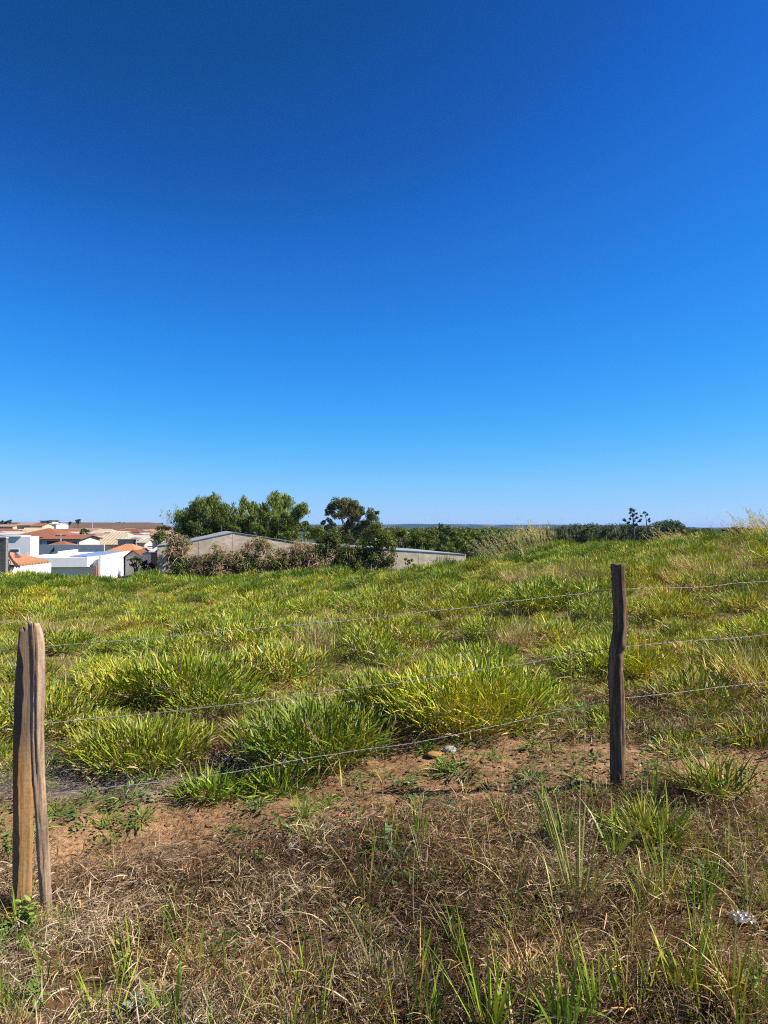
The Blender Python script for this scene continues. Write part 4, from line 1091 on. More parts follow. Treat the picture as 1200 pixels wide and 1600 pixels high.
def tuft(seed, n=230, rad=0.2, h=0.36, leaf=(0.07, 0.165), wid=(0.006, 0.012), spread=0.8, dry=0.25, ndead=70, green=(GREEN_A, GREEN_B), upright=0.0, tipdry=0.22, deadlen=(0.08, 0.2)):
    r = np.random.default_rng(seed)
    # leaves sit on stems that lean outwards from the crown
    rho = np.sqrt(r.random(n)); th = r.random(n) * 2 * math.pi
    out = np.stack([np.cos(th), np.sin(th), np.zeros(n)], 1)
    root = out * (rho * rad * 0.7)[:, None]
    lean = rho * spread * (0.75 + 0.5 * r.random(n))
    stem = unit(out * np.sin(lean)[:, None] + np.array([0, 0, 1]) * np.cos(lean)[:, None])
    s = r.random(n) ** 0.8
    b = root + stem * (s * h * 0.75)[:, None]
    th2 = th + r.normal(0, 0.9, n); el = np.clip(1.3 - lean * 0.65 + r.normal(0, 0.28, n) + upright, 0.1, 1.5)
    d = np.stack([np.cos(th2) * np.cos(el), np.sin(th2) * np.cos(el), np.sin(el)], 1)
    L = r.uniform(*leaf, n); W = r.uniform(*wid, n)
    V, Q, t, bi = blades(b, d, L, W, r.uniform(0.02, 0.6, n), 3, r.normal(0, 0.6, n), seed)
    mixg = r.random(n)[bi]
    C = lerp3(mixg, *green) * r.uniform(.65, 1.25, n)[bi][:, None]
    dk = (r.random(n) < 0.25)[bi]; C = np.where(dk[:, None], np.array(DARKG)[None] * 1.3, C)
    tip = smooth((t - 0.55) / 0.45) * (r.random(n) < tipdry * 2)[bi] * r.random(n)[bi]
    C = C * (1 - tip[:, None]) + np.array(YELL)[None] * tip[:, None]
    isdry = (r.random(n) < dry * (1.2 - s))[bi]
    C = np.where(isdry[:, None], lerp3(r.random(n)[bi], STRAW, STRAW2), C)
    items = [(V, Q, C)]
    if ndead:
        m = ndead
        th = r.random(m) * 2 * math.pi; out = np.stack([np.cos(th), np.sin(th), np.zeros(m)], 1)
        b = out * (r.uniform(0.3, 1.1, m) * rad)[:, None] + np.array([0, 0, 1]) * r.uniform(0.005, h * 0.35, m)[:, None]
        th2 = th + r.normal(0, 0.8, m); el = r.normal(0.15, 0.4, m)
        d = np.stack([np.cos(th2) * np.cos(el), np.sin(th2) * np.cos(el), np.sin(el)], 1)
        V, Q, t, bi = blades(b, d, r.uniform(*deadlen, m), r.uniform(wid[0] * .6, wid[1] * .8, m), r.uniform(0.6, 2.0, m), 4, r.normal(0, 0.9, m), seed + 1)
        C = lerp3(r.random(m)[bi], STRAW, DEAD)
        items.append((V, Q, C))
    return merge(items)

def litter(seed, n=420, size=0.28, col=((0.40, 0.30, 0.19), (0.13, 0.082, 0.05)), h=0.05, up=0.25):
    r = np.random.default_rng(seed)
    b = np.stack([r.normal(0, size * 0.5, n), r.normal(0, size * 0.5, n), r.random(n) ** 2 * h], 1)
    th = r.random(n) * 2 * math.pi; el = np.abs(r.normal(0, up, n))
    d = np.stack([np.cos(th) * np.cos(el), np.sin(th) * np.cos(el), np.sin(el)], 1)
    V, Q, t, bi = blades(b, d, r.uniform(0.015, 0.085, n), r.uniform(0.0012, 0.0038, n), r.uniform(-0.8, 2.2, n), 3, r.normal(0, 1.2, n), seed, keep=0.9)
    V[:, 2] = np.maximum(V[:, 2], -0.01)
    C = lerp3(r.random(n)[bi] ** 1.4, *reversed(col))
    return V, Q, C

def shoots(seed, n=9, h=(0.16, 0.42), wid=(0.004, 0.008), rad=0.05, col=(GREEN_A, (0.2, 0.24, 0.03)), droop=(0.05, 0.7), dead=4):
    r = np.random.default_rng(seed)
    items = []
    th = r.random(n) * 2 * math.pi
    b = np.stack([np.cos(th), np.sin(th), np.zeros(n)], 1) * (r.random(n) * rad)[:, None]
    el = np.clip(r.normal(1.3, 0.16, n), 0.8, 1.56)
    d = np.stack([np.cos(th) * np.cos(el), np.sin(th) * np.cos(el), np.sin(el)], 1)
    V, Q, t, bi = blades(b, d, r.uniform(*h, n), r.uniform(*wid, n), r.uniform(*droop, n), 6, r.normal(0, 0.8, n), seed)
    C = lerp3(r.random(n)[bi], *col)
    straw = smooth((0.35 - t) / 0.35) * r.random(n)[bi]
    C = C * (1 - straw[:, None]) + np.array(STRAW)[None] * straw[:, None]
    items.append((V, Q, C))
    if dead:
        th = r.random(dead) * 6.28; el = r.normal(0.9, 0.4, dead)
        d = np.stack([np.cos(th) * np.cos(el), np.sin(th) * np.cos(el), np.sin(el)], 1)
        V, Q, t, bi = blades(np.zeros((dead, 3)), d, r.uniform(0.1, 0.3, dead), r.uniform(0.003, 0.006, dead), r.uniform(0.6, 2.2, dead), 6, r.normal(0, 1, dead), seed + 5)
        items.append((V, Q, lerp3(r.random(dead)[bi], STRAW, STRAW2)))
    return merge(items)

def weed(seed, n=24, size=0.09, leaf=(0.015, 0.035), col=((0.05, 0.105, 0.02), (0.15, 0.23, 0.045)), h=0.06):
    """low broad-leaved plant: short leaves that widen in the middle, on thin stalks"""
    r = np.random.default_rng(seed)
    th = r.random(n) * 6.28; rho = np.sqrt(r.random(n)) * size
    b = np.stack([np.cos(th) * rho, np.sin(th) * rho, 0.01 + r.random(n) * h * (1 - rho / size * 0.6)], 1)
    el = r.normal(0.25, 0.35, n); th2 = th + r.normal(0, 0.6, n)
    d = np.stack([np.cos(th2) * np.cos(el), np.sin(th2) * np.cos(el), np.sin(el)], 1)
    L = r.uniform(*leaf, n)
    V, Q, t, bi = blades(b, d, L, L * r.uniform(0.45, 0.7, n), r.uniform(0.1, 0.9, n), 4, r.normal(0, 0.3, n), seed, keep=0.9)
    C = lerp3(r.random(n)[bi], *col)
    # stalks
    m = n // 2
    V2, Q2, t2, bi2 = blades(np.zeros((m, 3)), unit(b[:m] + np.array([0, 0, .005])), np.linalg.norm(b[:m], axis=1) + 0.002, np.full(m, 0.0025), np.zeros(m), 1, None, seed)
    return merge([(V, Q, C), (V2, Q2, np.tile(np.array([[0.12, 0.13, 0.05]]), (len(V2), 1)))])

def rosette(seed, n=90, size=0.16, col=((0.08, 0.16, 0.02), (0.15, 0.22, 0.03))):
    """low spreading grass plant pressed to the soil"""
    r = np.random.default_rng(seed)
    th = r.random(n) * 6.28; rho = np.sqrt(r.random(n))
    b = np.stack([np.cos(th), np.sin(th), np.zeros(n)], 1) * (rho * size * 0.6)[:, None]; b[:, 2] = r.random(n) * 0.05
    el = np.clip(0.9 - rho * 0.9 + r.normal(0, 0.25, n), 0.02, 1.4); th2 = th + r.normal(0, 0.7, n)
    d = np.stack([np.cos(th2) * np.cos(el), np.sin(th2) * np.cos(el), np.sin(el)], 1)
    V, Q, t, bi = blades(b, d, r.uniform(0.07, 0.17, n), r.uniform(0.006, 0.011, n), r.uniform(0.2, 1.1, n), 4, r.normal(0, 0.5, n), seed)
    C = lerp3(r.random(n)[bi], *col)
    dr = (r.random(n) < 0.15)[bi]; C = np.where(dr[:, None], np.array(STRAW)[None] * 0.9, C)
    return V, Q, C

def grass_mat(name, patchy=0.0, trans=0.3, vary=0.35):
    N = NT(name)
    c = N.attr('col')
    oi = N.n('ShaderNodeObjectInfo').outputs['Random']
    c = N.mix(1.0, c, N.ramp(oi, [(0.0, (1 - vary, 1 - vary * .8, 1 - vary)), (0.5, (1.0, 1.0, 1.0)), (1.0, (1 + vary * 1.1, 1 + vary * 0.8, 1.0))]), 'MULTIPLY')
    if patchy:
        wp = worldpos(N)
        n = N.noise(wp, 0.55, 3.0, 0.6)
        c = N.mix(1.0, c, N.ramp(n, [(0.34, (0.84, 0.98, 1.0)), (0.5, (1.0, 1.0, 1.0)), (0.66, (1.25, 1.08, 1.0))]), 'MULTIPLY')
    N.leaf(c, trans, (1.2, 1.15, 0.6), 0.025, 0.45)
    return N.mat
M_GRASS = grass_mat('grass_blade', 1.0, 0.16, 0.34)
M_DRY = grass_mat('dry_grass_blade', 0.0, 0.2, 0.3)

def grass_mesh(name, vqc, mat):
    V, Q, C = vqc
    return mesh_np(name, V, Q, None, [mat], attrs={'col': C})

def scatter(name, protos, pts, rz, scl, idx, label, cat, tilt=None, zscl=None):
    n = len(pts)
    me = mesh_np(name, pts)
    at = me.attributes.new('rot', 'FLOAT_VECTOR', 'POINT')
    rv = np.zeros((n, 3), np.float32); rv[:, 2] = rz
    if tilt is not None: rv[:, 0], rv[:, 1] = tilt[:, 0], tilt[:, 1]
    at.data.foreach_set('vector', rv.ravel())
    at = me.attributes.new('siz', 'FLOAT_VECTOR', 'POINT')
    sv = np.repeat(np.asarray(scl, np.float32)[:, None], 3, 1)
    if zscl is not None: sv[:, 2] *= zscl
    at.data.foreach_set('vector', sv.ravel())
    at = me.attributes.new('pick', 'INT', 'POINT'); at.data.foreach_set('value', np.asarray(idx, np.int32))
    src = bpy.data.collections.new(name + '_kinds')
    for i, m in enumerate(protos):
        src.objects.link(bpy.data.objects.new('%s_kind_%02d' % (name, i), m))
    ng = bpy.data.node_groups.new(name + '_scatter', 'GeometryNodeTree')
    ng.interface.new_socket('Geometry', in_out='INPUT', socket_type='NodeSocketGeometry')
    ng.interface.new_socket('Geometry', in_out='OUTPUT', socket_type='NodeSocketGeometry')
    gi, go = ng.nodes.new('NodeGroupInput'), ng.nodes.new('NodeGroupOutput')
    ip = ng.nodes.new('GeometryNodeInstanceOnPoints'); ci = ng.nodes.new('GeometryNodeCollectionInfo')
    ci.inputs['Collection'].default_value = src
    ci.inputs['Separate Children'].default_value = True; ci.inputs['Reset Children'].default_value = True
    def named(typ, nm):
        a = ng.nodes.new('GeometryNodeInputNamedAttribute'); a.data_type = typ; a.inputs['Name'].default_value = nm
        return a.outputs['Attribute']
    er = ng.nodes.new('FunctionNodeEulerToRotation')
    L = ng.links.new
    L(named('FLOAT_VECTOR', 'rot'), er.inputs[0]); L(er.outputs[0], ip.inputs['Rotation'])
    L(named('FLOAT_VECTOR', 'siz'), ip.inputs['Scale']); L(named('INT', 'pick'), ip.inputs['Instance Index'])
    ip.inputs['Pick Instance'].default_value = True
    L(gi.outputs[0], ip.inputs['Points']); L(ci.outputs[0], ip.inputs['Instance']); L(ip.outputs[0], go.inputs[0])
    o = link(name, me)
    md = o.modifiers.new('scatter', 'NODES'); md.node_group = ng
    tag(o, label, cat, kind='stuff')
    return o

def jitter_grid(x0, x1, y0, y1, cell, seed):
    r = np.random.default_rng(seed)
    gx, gy = np.meshgrid(np.arange(x0, x1, cell), np.arange(y0, y1, cell))
    gx = gx.ravel() + r.uniform(-.5, .5, gx.size) * cell * 1.3; gy = gy.ravel() + r.uniform(-.5, .5, gy.size) * cell * 1.3
    return gx, gy, r

def on_ground(x, y, dz=0.0): return np.stack([x, y, terrain(x, y) + dz], 1)

# ---- single tufts that stand out (things)
TUFTS = [  # px, base py, width px, height px, seed, style, label
    (488, 1186, 195, 108, 31, 'big', 'large domed green grass tuft with dark shadow, left of the bare soil patch'),
    (735, 1130, 240, 120, 32, 'big', 'broadest grass tuft, dark shaded underneath, just behind the bare soil'),
    (610, 1108, 130, 70, 43, 'big', 'green grass tuft adjoining the left side of the broadest tuft'),
    (1118, 1245, 105, 75, 33, 'yellow', 'yellow green grass tuft alone on the soil right of the slim post'),
    (330, 1243, 105, 45, 34, 'low', 'low leafy grass tuft at the front edge of the field, left of centre'),
    (440, 1236, 110, 50, 35, 'low', 'low grass tuft in front of the large domed tuft'),
    (722, 1207, 80, 32, 36, 'rosette', 'small flat rosette of grass below the pale stone'),
    (832, 1222, 55, 34, 37, 'rosette', 'small green grass plant on bare soil left of the slim post'),
    (210, 1096, 125, 80, 38, 'big', 'upright bright grass tuft up the slope from the forked post'),
    (225, 1190, 200, 75, 39, 'big', 'grass tuft with straw hanging at its foot right of the forked post'),
    (195, 1255, 75, 26, 40, 'rosette', 'sparse green rosette on grey soil near the forked post'),
    (1015, 1318, 95, 62, 41, 'yellow', 'light green grass tuft in dry litter right below the slim post'),
]
HERO = []
for (px, py, wp_, hp_, sd, style, lab) in TUFTS:
    # stand it where the pixel's ray meets the ground
    d = 4.0
    for _ in range(12):
        q = P(px, py, d); zt = tz(q.x, q.y)
        d *= (CAMZ - zt) / max(0.05, CAMZ - q.z)
    q = P(px, py, d)
    wid, hei = wp_ / F * d, hp_ / F * d
    if style == 'big':
        vqc = tuft(sd, n=int(2700 * (wid / 0.75) * (hei / .45)), rad=wid * .5, h=hei * .98, leaf=(.06, .14), wid=(.0065, .0125), spread=0.95, dry=0.2, ndead=260, tipdry=.4, green=((.19, .27, .015), (.44, .45, .026)))
    elif style == 'yellow':
        vqc = tuft(sd, n=230, rad=wid * .35, h=hei * .7, leaf=(0.1, 0.22), spread=1.0, dry=0.15, ndead=50, green=((0.2, 0.25, 0.025), (0.34, 0.33, 0.03)))
    elif style == 'low':
        vqc = tuft(sd, n=420, rad=wid * .48, h=hei * .7, leaf=(0.06, 0.14), spread=1.1, dry=0.12, ndead=90)
    else:
        vqc = rosette(sd, 90)
        V, Q, C = vqc; ex = np.percentile(V[:, 0], 97) - np.percentile(V[:, 0], 3); vqc = (V * np.array([wid / ex, wid / ex, 1.0]), Q, C)
    V, Q, C = vqc
    o = link('grass_tuft', grass_mesh('grass_tuft', (V, Q, C), M_GRASS), loc=(q.x, q.y, tz(q.x, q.y) - 0.01))
    tag(o, lab, 'grass tuft', 'grass tufts at the front of the field')
    HERO.append((q.x, q.y, wid * 0.42))
HERO = np.array(HERO)

def clear_of_heroes(x, y, k=0.8):
    m = np.ones(len(x), bool)
    for i, (hx, hy, hr) in enumerate(HERO):
        kk = k * (1.5 if i < 2 and k > .9 else 1.0)
        m &= ((x - hx + (.12 if i < 2 and k > .9 else 0)) ** 2 + ((y - hy) * 1.1) ** 2) > (hr * kk) ** 2
    return m

def in_view(x, y, margin=1.2):
    return (np.abs(x) < 0.56 * y + margin)

# ---- the field: rounded tussocks standing apart, short half-dry grass between them
def dome(seed, n=480, rad=.25, h=.34, **k):
    a = dict(leaf=(.05, .125), wid=(.0065, .0125), spread=1.0, dry=.26, ndead=140, tipdry=.35); a.update(k)
    return tuft(seed, n=n, rad=rad, h=h, **a)
protos = [dome(100 + i, n=980 + 90 * (i % 3), h=.32 + .05 * (i % 3)) for i in range(6)]
protos += [dome(120 + i, n=650, h=.22, dry=.6, ndead=260, leaf=(.06, .15)) for i in range(3)]                            # half dried
protos += [dome(130 + i, n=850, h=.33, dry=.06, ndead=60, green=((.09, .2, .014), (.2, .3, .02)), leaf=(.08, .17)) for i in range(2)]     # lush
protos += [tuft(140 + i, n=130, rad=.2, h=.08, dry=.4, ndead=140, leaf=(.04, .1), wid=(.005, .010), spread=1.0, tipdry=.4) for i in range(3)]      # short, mostly dry
protos += [tuft(145 + i, n=200, rad=.2, h=.12, dry=.25, ndead=60, leaf=(.05, .11), wid=(.006, .011), spread=.9) for i in range(2)]       # short green
protos = [grass_mesh('field_tuft_%d' % i, p, M_GRASS) for i, p in enumerate(protos)]
def front_of(px):
    return np.interp(px, [-300, 60, 200, 300, 380, 560, 600, 680, 840, 880, 980, 1100, 1400], [1170, 1175, 1180, 1175, 1135, 1120, 1105, 1110, 1110, 1135, 1150, 1175, 1165])
X_, Y_, S_, I_ = [], [], [], []
for (y0, y1, cell, sd) in ((3.4, 9.0, .70, 7), (9.0, 17.0, .64, 8), (17.0, 31.5, .56, 9)):           # tussocks
    xs, ys, r = jitter_grid(-21, 21, y0, y1, cell, sd)
    px_, py_ = pix_of(xs, ys, terrain(xs, ys, False))
    k = in_view(xs, ys, 1.6) & (py_ < front_of(px_) + (r.random(len(xs)) - .5) * 40) & clear_of_heroes(xs, ys, .95) & (fbm(xs / .9, ys / .9, 75, 2) + .25 * (r.random(len(xs)) - .5) > .40)
    xs, ys = xs[k], ys[k]; n = len(xs)
    dryn = fbm(xs / 1.6, ys / 1.6, 63, 3); u = r.random(n)
    idx = r.integers(0, 6, n)
    idx = np.where((dryn > .55) & (u < .75), r.integers(6, 9, n), idx)
    idx = np.where((u < smooth((ys - 13) / 10) * .65) & (dryn < .58), r.integers(9, 11, n), idx)
    X_.append(xs); Y_.append(ys); I_.append(idx)
    S_.append((.78 + .75 * np.clip((fbm(xs / 1.3, ys / 1.3, 64, 2) - .25) * 1.8, 0, 1)) * r.uniform(.65, 1.2, n))
for (y0, y1, cell, sd) in ((3.4, 9.0, .17, 17), (9.0, 17.0, .22, 18), (17.0, 31.5, .30, 19)):        # in between
    xs, ys, r = jitter_grid(-21, 21, y0, y1, cell, sd)
    px_, py_ = pix_of(xs, ys, terrain(xs, ys, False))
    k = in_view(xs, ys, 1.6) & (py_ < front_of(px_) + 12 + (r.random(len(xs)) - .5) * 40) & clear_of_heroes(xs, ys, .8) & (fbm(xs / .5, ys / .5, 65, 2) > .3)
    xs, ys = xs[k], ys[k]; n = len(xs)
    X_.append(xs); Y_.append(ys); S_.append(r.uniform(.5, .95, n))
    I_.append(np.where(r.random(n) < .58, r.integers(11, 14, n), r.integers(14, 16, n)))
xs, ys, scl, idx = map(np.concatenate, (X_, Y_, S_, I_)); n = len(xs)
r = np.random.default_rng(77)
grass = scatter('grass', protos, on_ground(xs, ys, -0.015), r.random(n) * 6.28, scl, idx, 'thick green and yellow grass covering the whole field behind the fence', 'grass',
                tilt=r.normal(0, 0.12, (n, 2)))

# ---- brown dead clumps on the field
dprot = [grass_mesh('dead_clump_%d' % i, tuft(150 + i, n=130, rad=0.2, h=0.26, dry=1.4, ndead=160, leaf=(0.12, 0.24), wid=(0.003, 0.007)), M_DRY) for i in range(3)]
spots = []
for (cx, cy, ex, ey, m) in ((850, 905, 45, 14, 26), (1040, 868, 40, 10, 24), (1085, 885, 70, 12, 26), (225, 950, 14, 18, 4), (930, 895, 50, 12, 16), (640, 935, 60, 10, 8), (300, 905, 60, 8, 6), (1170, 1040, 40, 30, 8), (460, 1010, 70, 30, 10), (800, 1000, 60, 14, 6), (90, 985, 50, 14, 8), (560, 915, 60, 8, 8), (1130, 860, 60, 8, 12)):
    for _ in range(m):
        px, py = rng.normal(cx, ex * .6), rng.normal(cy, ey * .6)
        d = 12.0
        for _ in range(25):
            q = P(px, py, d); g = float(terrain(np.array([q.x]), np.array([q.y]), False)[0])
            e = (CAMZ - g - 0.1) / max(0.05, CAMZ - q.z); d = min(29, d * (0.5 + 0.5 * e))
        spots.append((q.x, q.y))
spots = np.array(spots); m = len(spots)
scatter('dead_grass', dprot, on_ground(spots[:, 0], spots[:, 1]), rng.random(m) * 6.28, rng.uniform(0.7, 1.35, m), rng.integers(0, 3, m), 'brown dried up grass clumps scattered among the green field', 'dry grass')

# ---- the wood in the valley, one far mass
r = np.random.default_rng(17)
m = 2600
dd = np.exp(r.uniform(np.log(170), np.log(1500), m)); wpx = r.uniform(520, 1260, m)
xx = (wpx - 600) / F * dd
keepw = ~((wpx > 838) & (dd < 330)) & ~((wpx < 600) & (dd < 200))
xx, dd = xx[keepw], dd[keepw]; m = len(xx)
scatter('valley_wood', WP, on_ground(xx, dd, -0.4), r.random(m) * 6.28, r.uniform(.75, 1.2, m) * np.interp(dd, [170, 400, 1500], [.9, 1.15, 1.5]), r.integers(0, 4, m), 'dark green wood filling the valley below the far hills', 'wood')
# ================================================================ foreground
def hit(px, py):
    d = 3.0
    for _ in range(30):
        q = P(px, py, d); e = (CAMZ - tz(q.x, q.y)) / max(0.05, CAMZ - q.z)
        d = min(28.0, max(1.2, d * (0.4 + 0.6 * e)))
    q = P(px, py, d); return Vector((q.x, q.y, tz(q.x, q.y)))

# dry litter: everywhere in front except the worn strip
pale = ((0.68, 0.55, 0.38), (0.28, 0.2, 0.125)); brown = ((0.52, 0.35, 0.19), (0.12, 0.068, 0.036)); dark = ((0.17, 0.10, 0.055), (0.035, 0.022, 0.014))
lp = [grass_mesh('litter_%d' % i, litter(600 + i, 330, .2, c, h_, u_), M_DRY) for i, (c, h_, u_) in enumerate(((pale, .05, .45), (pale, .07, .6), (brown, .04, .4), (brown, .06, .5), (dark, .03, .4), (dark, .04, .5)))]
xs, ys, r = jitter_grid(-4.4, 4.4, 1.3, 6.2, 0.105, 23)
zz = terrain(xs, ys, False); px_, py_ = pix_of(xs, ys, zz)
bm2 = bare_mask(xs, ys)
u = r.random(len(xs))
keep = in_view(xs, ys, 1.0) & (u > bm2 * 0.93) & (py_ > 1090)
keep &= ~((u < 0.9) & (fbm(xs / .33, ys / .33, 66, 3) < .46))
keep &= bm2 < .45
xs, ys, px_, py_ = xs[keep], ys[keep], px_[keep], py_[keep]; n = len(xs); u = r.random(n)
palew = .75 * smooth((430 - px_) / 250) * smooth((py_ - 1390) / 60) + 0.25 * smooth((fbm(xs / .4, ys / .4, 67, 3) - .5) * 8)
darkw = smooth((fbm(xs / .45, ys / .45, 68, 3) - .40) * 7) * .75
idx = np.where(u < palew, r.integers(0, 2, n), np.where(r.random(n) < darkw, r.integers(4, 6, n), r.integers(2, 4, n)))
scatter('dry_litter', lp, on_ground(xs, ys), r.random(n) * 6.28, r.uniform(.8, 1.4, n), idx, 'mat of dead brown and straw coloured grass covering the ground by the fence', 'dry grass', tilt=r.normal(0, .15, (n, 2)))

# small dead tussocks that give the litter its lumps
tp = [grass_mesh('tussock_%d' % i, tuft(690 + i, n=170, rad=.09, h=.07, leaf=(.03, .1), wid=(.0015, .004), spread=1.1, dry=3.0 if i else 1.0, ndead=120, deadlen=(.02, .09)), M_DRY) for i in range(3)]
xs, ys, r = jitter_grid(-4.4, 4.4, 1.3, 4.8, .2, 27)
keep = in_view(xs, ys, .8) & (r.random(len(xs)) < .5 * (bare_mask(xs, ys) < .3))
xs, ys = xs[keep], ys[keep]; n = len(xs)
scatter('dead_tussocks', tp, on_ground(xs, ys, -.01), r.random(n) * 6.28, r.uniform(.5, 1.25, n), r.integers(0, 3, n), 'small dead grass tussocks among the foreground litter', 'dry grass', tilt=r.normal(0, .2, (n, 2)))

# thin straw stalks lying about
V_, Q_, C_ = litter(640, 14, .3, ((0.62, 0.5, 0.33), (0.4, 0.29, 0.18)), .06, .2)
sp_ = []
for i in range(4):
    r2 = np.random.default_rng(650 + i); k = 7
    b = np.stack([r2.normal(0, .1, k), r2.normal(0, .1, k), r2.uniform(.01, .05, k)], 1); th = r2.random(k) * 6.28; el = r2.uniform(0, .5, k)
    d_ = np.stack([np.cos(th) * np.cos(el), np.sin(th) * np.cos(el), np.sin(el)], 1)
    V, Q, t, bi = blades(b, d_, r2.uniform(.06, .24, k), r2.uniform(.0015, .0035, k), r2.uniform(-.2, .9, k), 6, r2.normal(0, 1, k), i, keep=.95)
    sp_.append(grass_mesh('straw_%d' % i, (V, Q, lerp3(r2.random(k)[bi], (.62, .5, .33), (.38, .27, .16))), M_DRY))
xs, ys, r = jitter_grid(-4.2, 4.2, 1.4, 5.2, .17, 29)
keep = in_view(xs, ys, .8) & (bare_mask(xs, ys) < .5) & (r.random(len(xs)) < .4)
xs, ys = xs[keep], ys[keep]; n = len(xs)
scatter('straw', sp_, on_ground(xs, ys), r.random(n) * 6.28, r.uniform(.6, 1.2, n), r.integers(0, 4, n), 'loose pale straw stalks strewn over the foreground', 'straw')

# sparse dark debris on the worn strip, and a fine grey mat by the forked post
dbp = [grass_mesh('debris_%d' % i, litter(720 + i, 60, .22, c, .02, .25), M_DRY) for i, c in enumerate((dark, brown, ((.36, .29, .2), (.1, .07, .045)), ((.4, .35, .29), (.16, .135, .11)), ((.32, .28, .23), (.1, .085, .07))))]
xs, ys, r = jitter_grid(-4.2, 4.2, 2.4, 6.2, .075, 33)
zz = terrain(xs, ys, False); px_, py_ = pix_of(xs, ys, zz); b2 = bare_mask(xs, ys)
gz_ = smooth((340 - px_) / 90) * smooth((1272 - py_) / 35) * smooth((py_ - 1150) / 30)
keep = in_view(xs, ys, .8) & (b2 > .3) & (r.random(len(xs)) < np.maximum(.42 * (fbm(xs / .3, ys / .3, 74, 3) > .42), gz_))
xs, ys, gz_ = xs[keep], ys[keep], gz_[keep]; n = len(xs)
scatter('soil_debris', dbp, on_ground(xs, ys), r.random(n) * 6.28, r.uniform(.5, 1.1, n), np.where(r.random(n) < gz_, r.integers(3, 5, n), r.integers(0, 3, n)), 'thin scraps of dead grass strewn on the worn soil strip', 'dry grass')

# low broad-leaved weeds
wp2 = [grass_mesh('weed_%d' % i, weed(660 + i, 26, .08, (.014, .032)), M_GRASS) for i in range(3)] + [grass_mesh('weed_3', weed(664, 16, .06, (.02, .045), ((0.1, 0.14, 0.075), (0.2, 0.25, 0.15))), M_GRASS), grass_mesh('weed_4', rosette(665, 34, .07), M_GRASS)]
xs, ys, r = jitter_grid(-4.4, 4.4, 1.4, 6.0, .135, 31)
zz = terrain(xs, ys, False); px_, py_ = pix_of(xs, ys, zz); b2 = bare_mask(xs, ys)
dn = fbm(xs / .5, ys / .5, 69, 3)
keep = in_view(xs, ys, .8) & (dn > .40) & (r.random(len(xs)) < .75) & (py_ > 1120)
xs, ys = xs[keep], ys[keep]; n = len(xs)
scatter('ground_weeds', wp2, on_ground(xs, ys), r.random(n) * 6.28, r.uniform(.55, 1.15, n), r.choice([0, 1, 2, 3, 4], n, p=[.26, .26, .2, .08, .2]), 'small green weeds sprouting through soil and litter', 'weeds')

# upright green shoots, thick at the lower right
shp = [grass_mesh('shoot_%d' % i, shoots(670 + i, 9 + i % 3, (.08, .26), (.0035, .0075), .06, ((.12, .24, .02), (.32, .36, .04))), M_GRASS) for i in range(4)] + [grass_mesh('shoot_%d' % (4 + i), shoots(680 + i, 8, (.12, .34), (.002, .0045), .06, ((.2, .21, .05), (.34, .3, .12)), dead=7), M_DRY) for i in range(3)]
xs, ys, r = jitter_grid(-4.4, 4.4, 1.3, 5.0, .11, 37)
zz = terrain(xs, ys, False); px_, py_ = pix_of(xs, ys, zz)
den = 0.28 + .9 * smooth((px_ - 560) / 350) * smooth((py_ - 1270) / 120) + .3 * smooth((py_ - 1460) / 90)
den *= smooth((fbm(xs / .35, ys / .35, 70, 3) - .36) * 6) * (1 - .9 * bare_mask(xs, ys))
keep = in_view(xs, ys, .8) & (r.random(len(xs)) < den) & (py_ > 1150)
xs, ys, px_ = xs[keep], ys[keep], px_[keep]; n = len(xs)
scatter('grass_shoots', shp, on_ground(xs, ys), r.random(n) * 6.28, r.uniform(.5, 1.1, n), r.integers(0, 7, n), 'thin upright green and straw shoots growing through the dead litter', 'grass')

# clods and pebbles on the worn strip
def stone_mesh(name, seed, mat, sub=2, amp=.25, flat=.6):
    import bmesh
    bm = bmesh.new(); bmesh.ops.create_icosphere(bm, subdivisions=sub, radius=1.0)
    r = np.random.default_rng(seed); k = r.normal(size=(5, 3)); ph = r.random(5) * 6
    for v in bm.verts:
        s = sum(math.sin(float(np.dot(k[i], v.co)) * 1.8 + ph[i]) for i in range(5)) / 5
        v.co *= 1 + amp * s * 1.6; v.co.z *= flat
    me = bpy.data.meshes.new(name); bm.to_mesh(me); bm.free(); me.materials.append(mat)
    return me
M_CLOD = simple('soil_clod', (0.23, 0.135, 0.07), .95, .35, 9.0, .6, spec=.1); M_STONE = simple('pale_stone', (0.50, 0.45, 0.40), .9, .35, 14.0, .7, spec=.2); M_OCHRE = simple('ochre_clod', (0.42, 0.24, 0.08), .95, .3, 20.0, .7, spec=.1)
M_REDCLOD = simple('reddish_clod', (0.24, 0.10, 0.06), .95, .3, 12.0, .6, spec=.1)
cp = [stone_mesh('clod_%d' % i, 700 + i, M_CLOD, 1) for i in range(4)]
xs, ys, r = jitter_grid(-3.6, 3.6, 2.6, 5.8, .055, 41)
keep = in_view(xs, ys, .6) & (r.random(len(xs)) < bare_mask(xs, ys) * .8)
xs, ys = xs[keep], ys[keep]; n = len(xs)
scatter('soil_clods', cp, on_ground(xs, ys), r.random(n) * 6.28, .003 + .022 * r.random(n) ** 5 + .005 * r.random(n), r.integers(0, 4, n), 'crumbs and clods of red soil on the worn strip', 'soil')

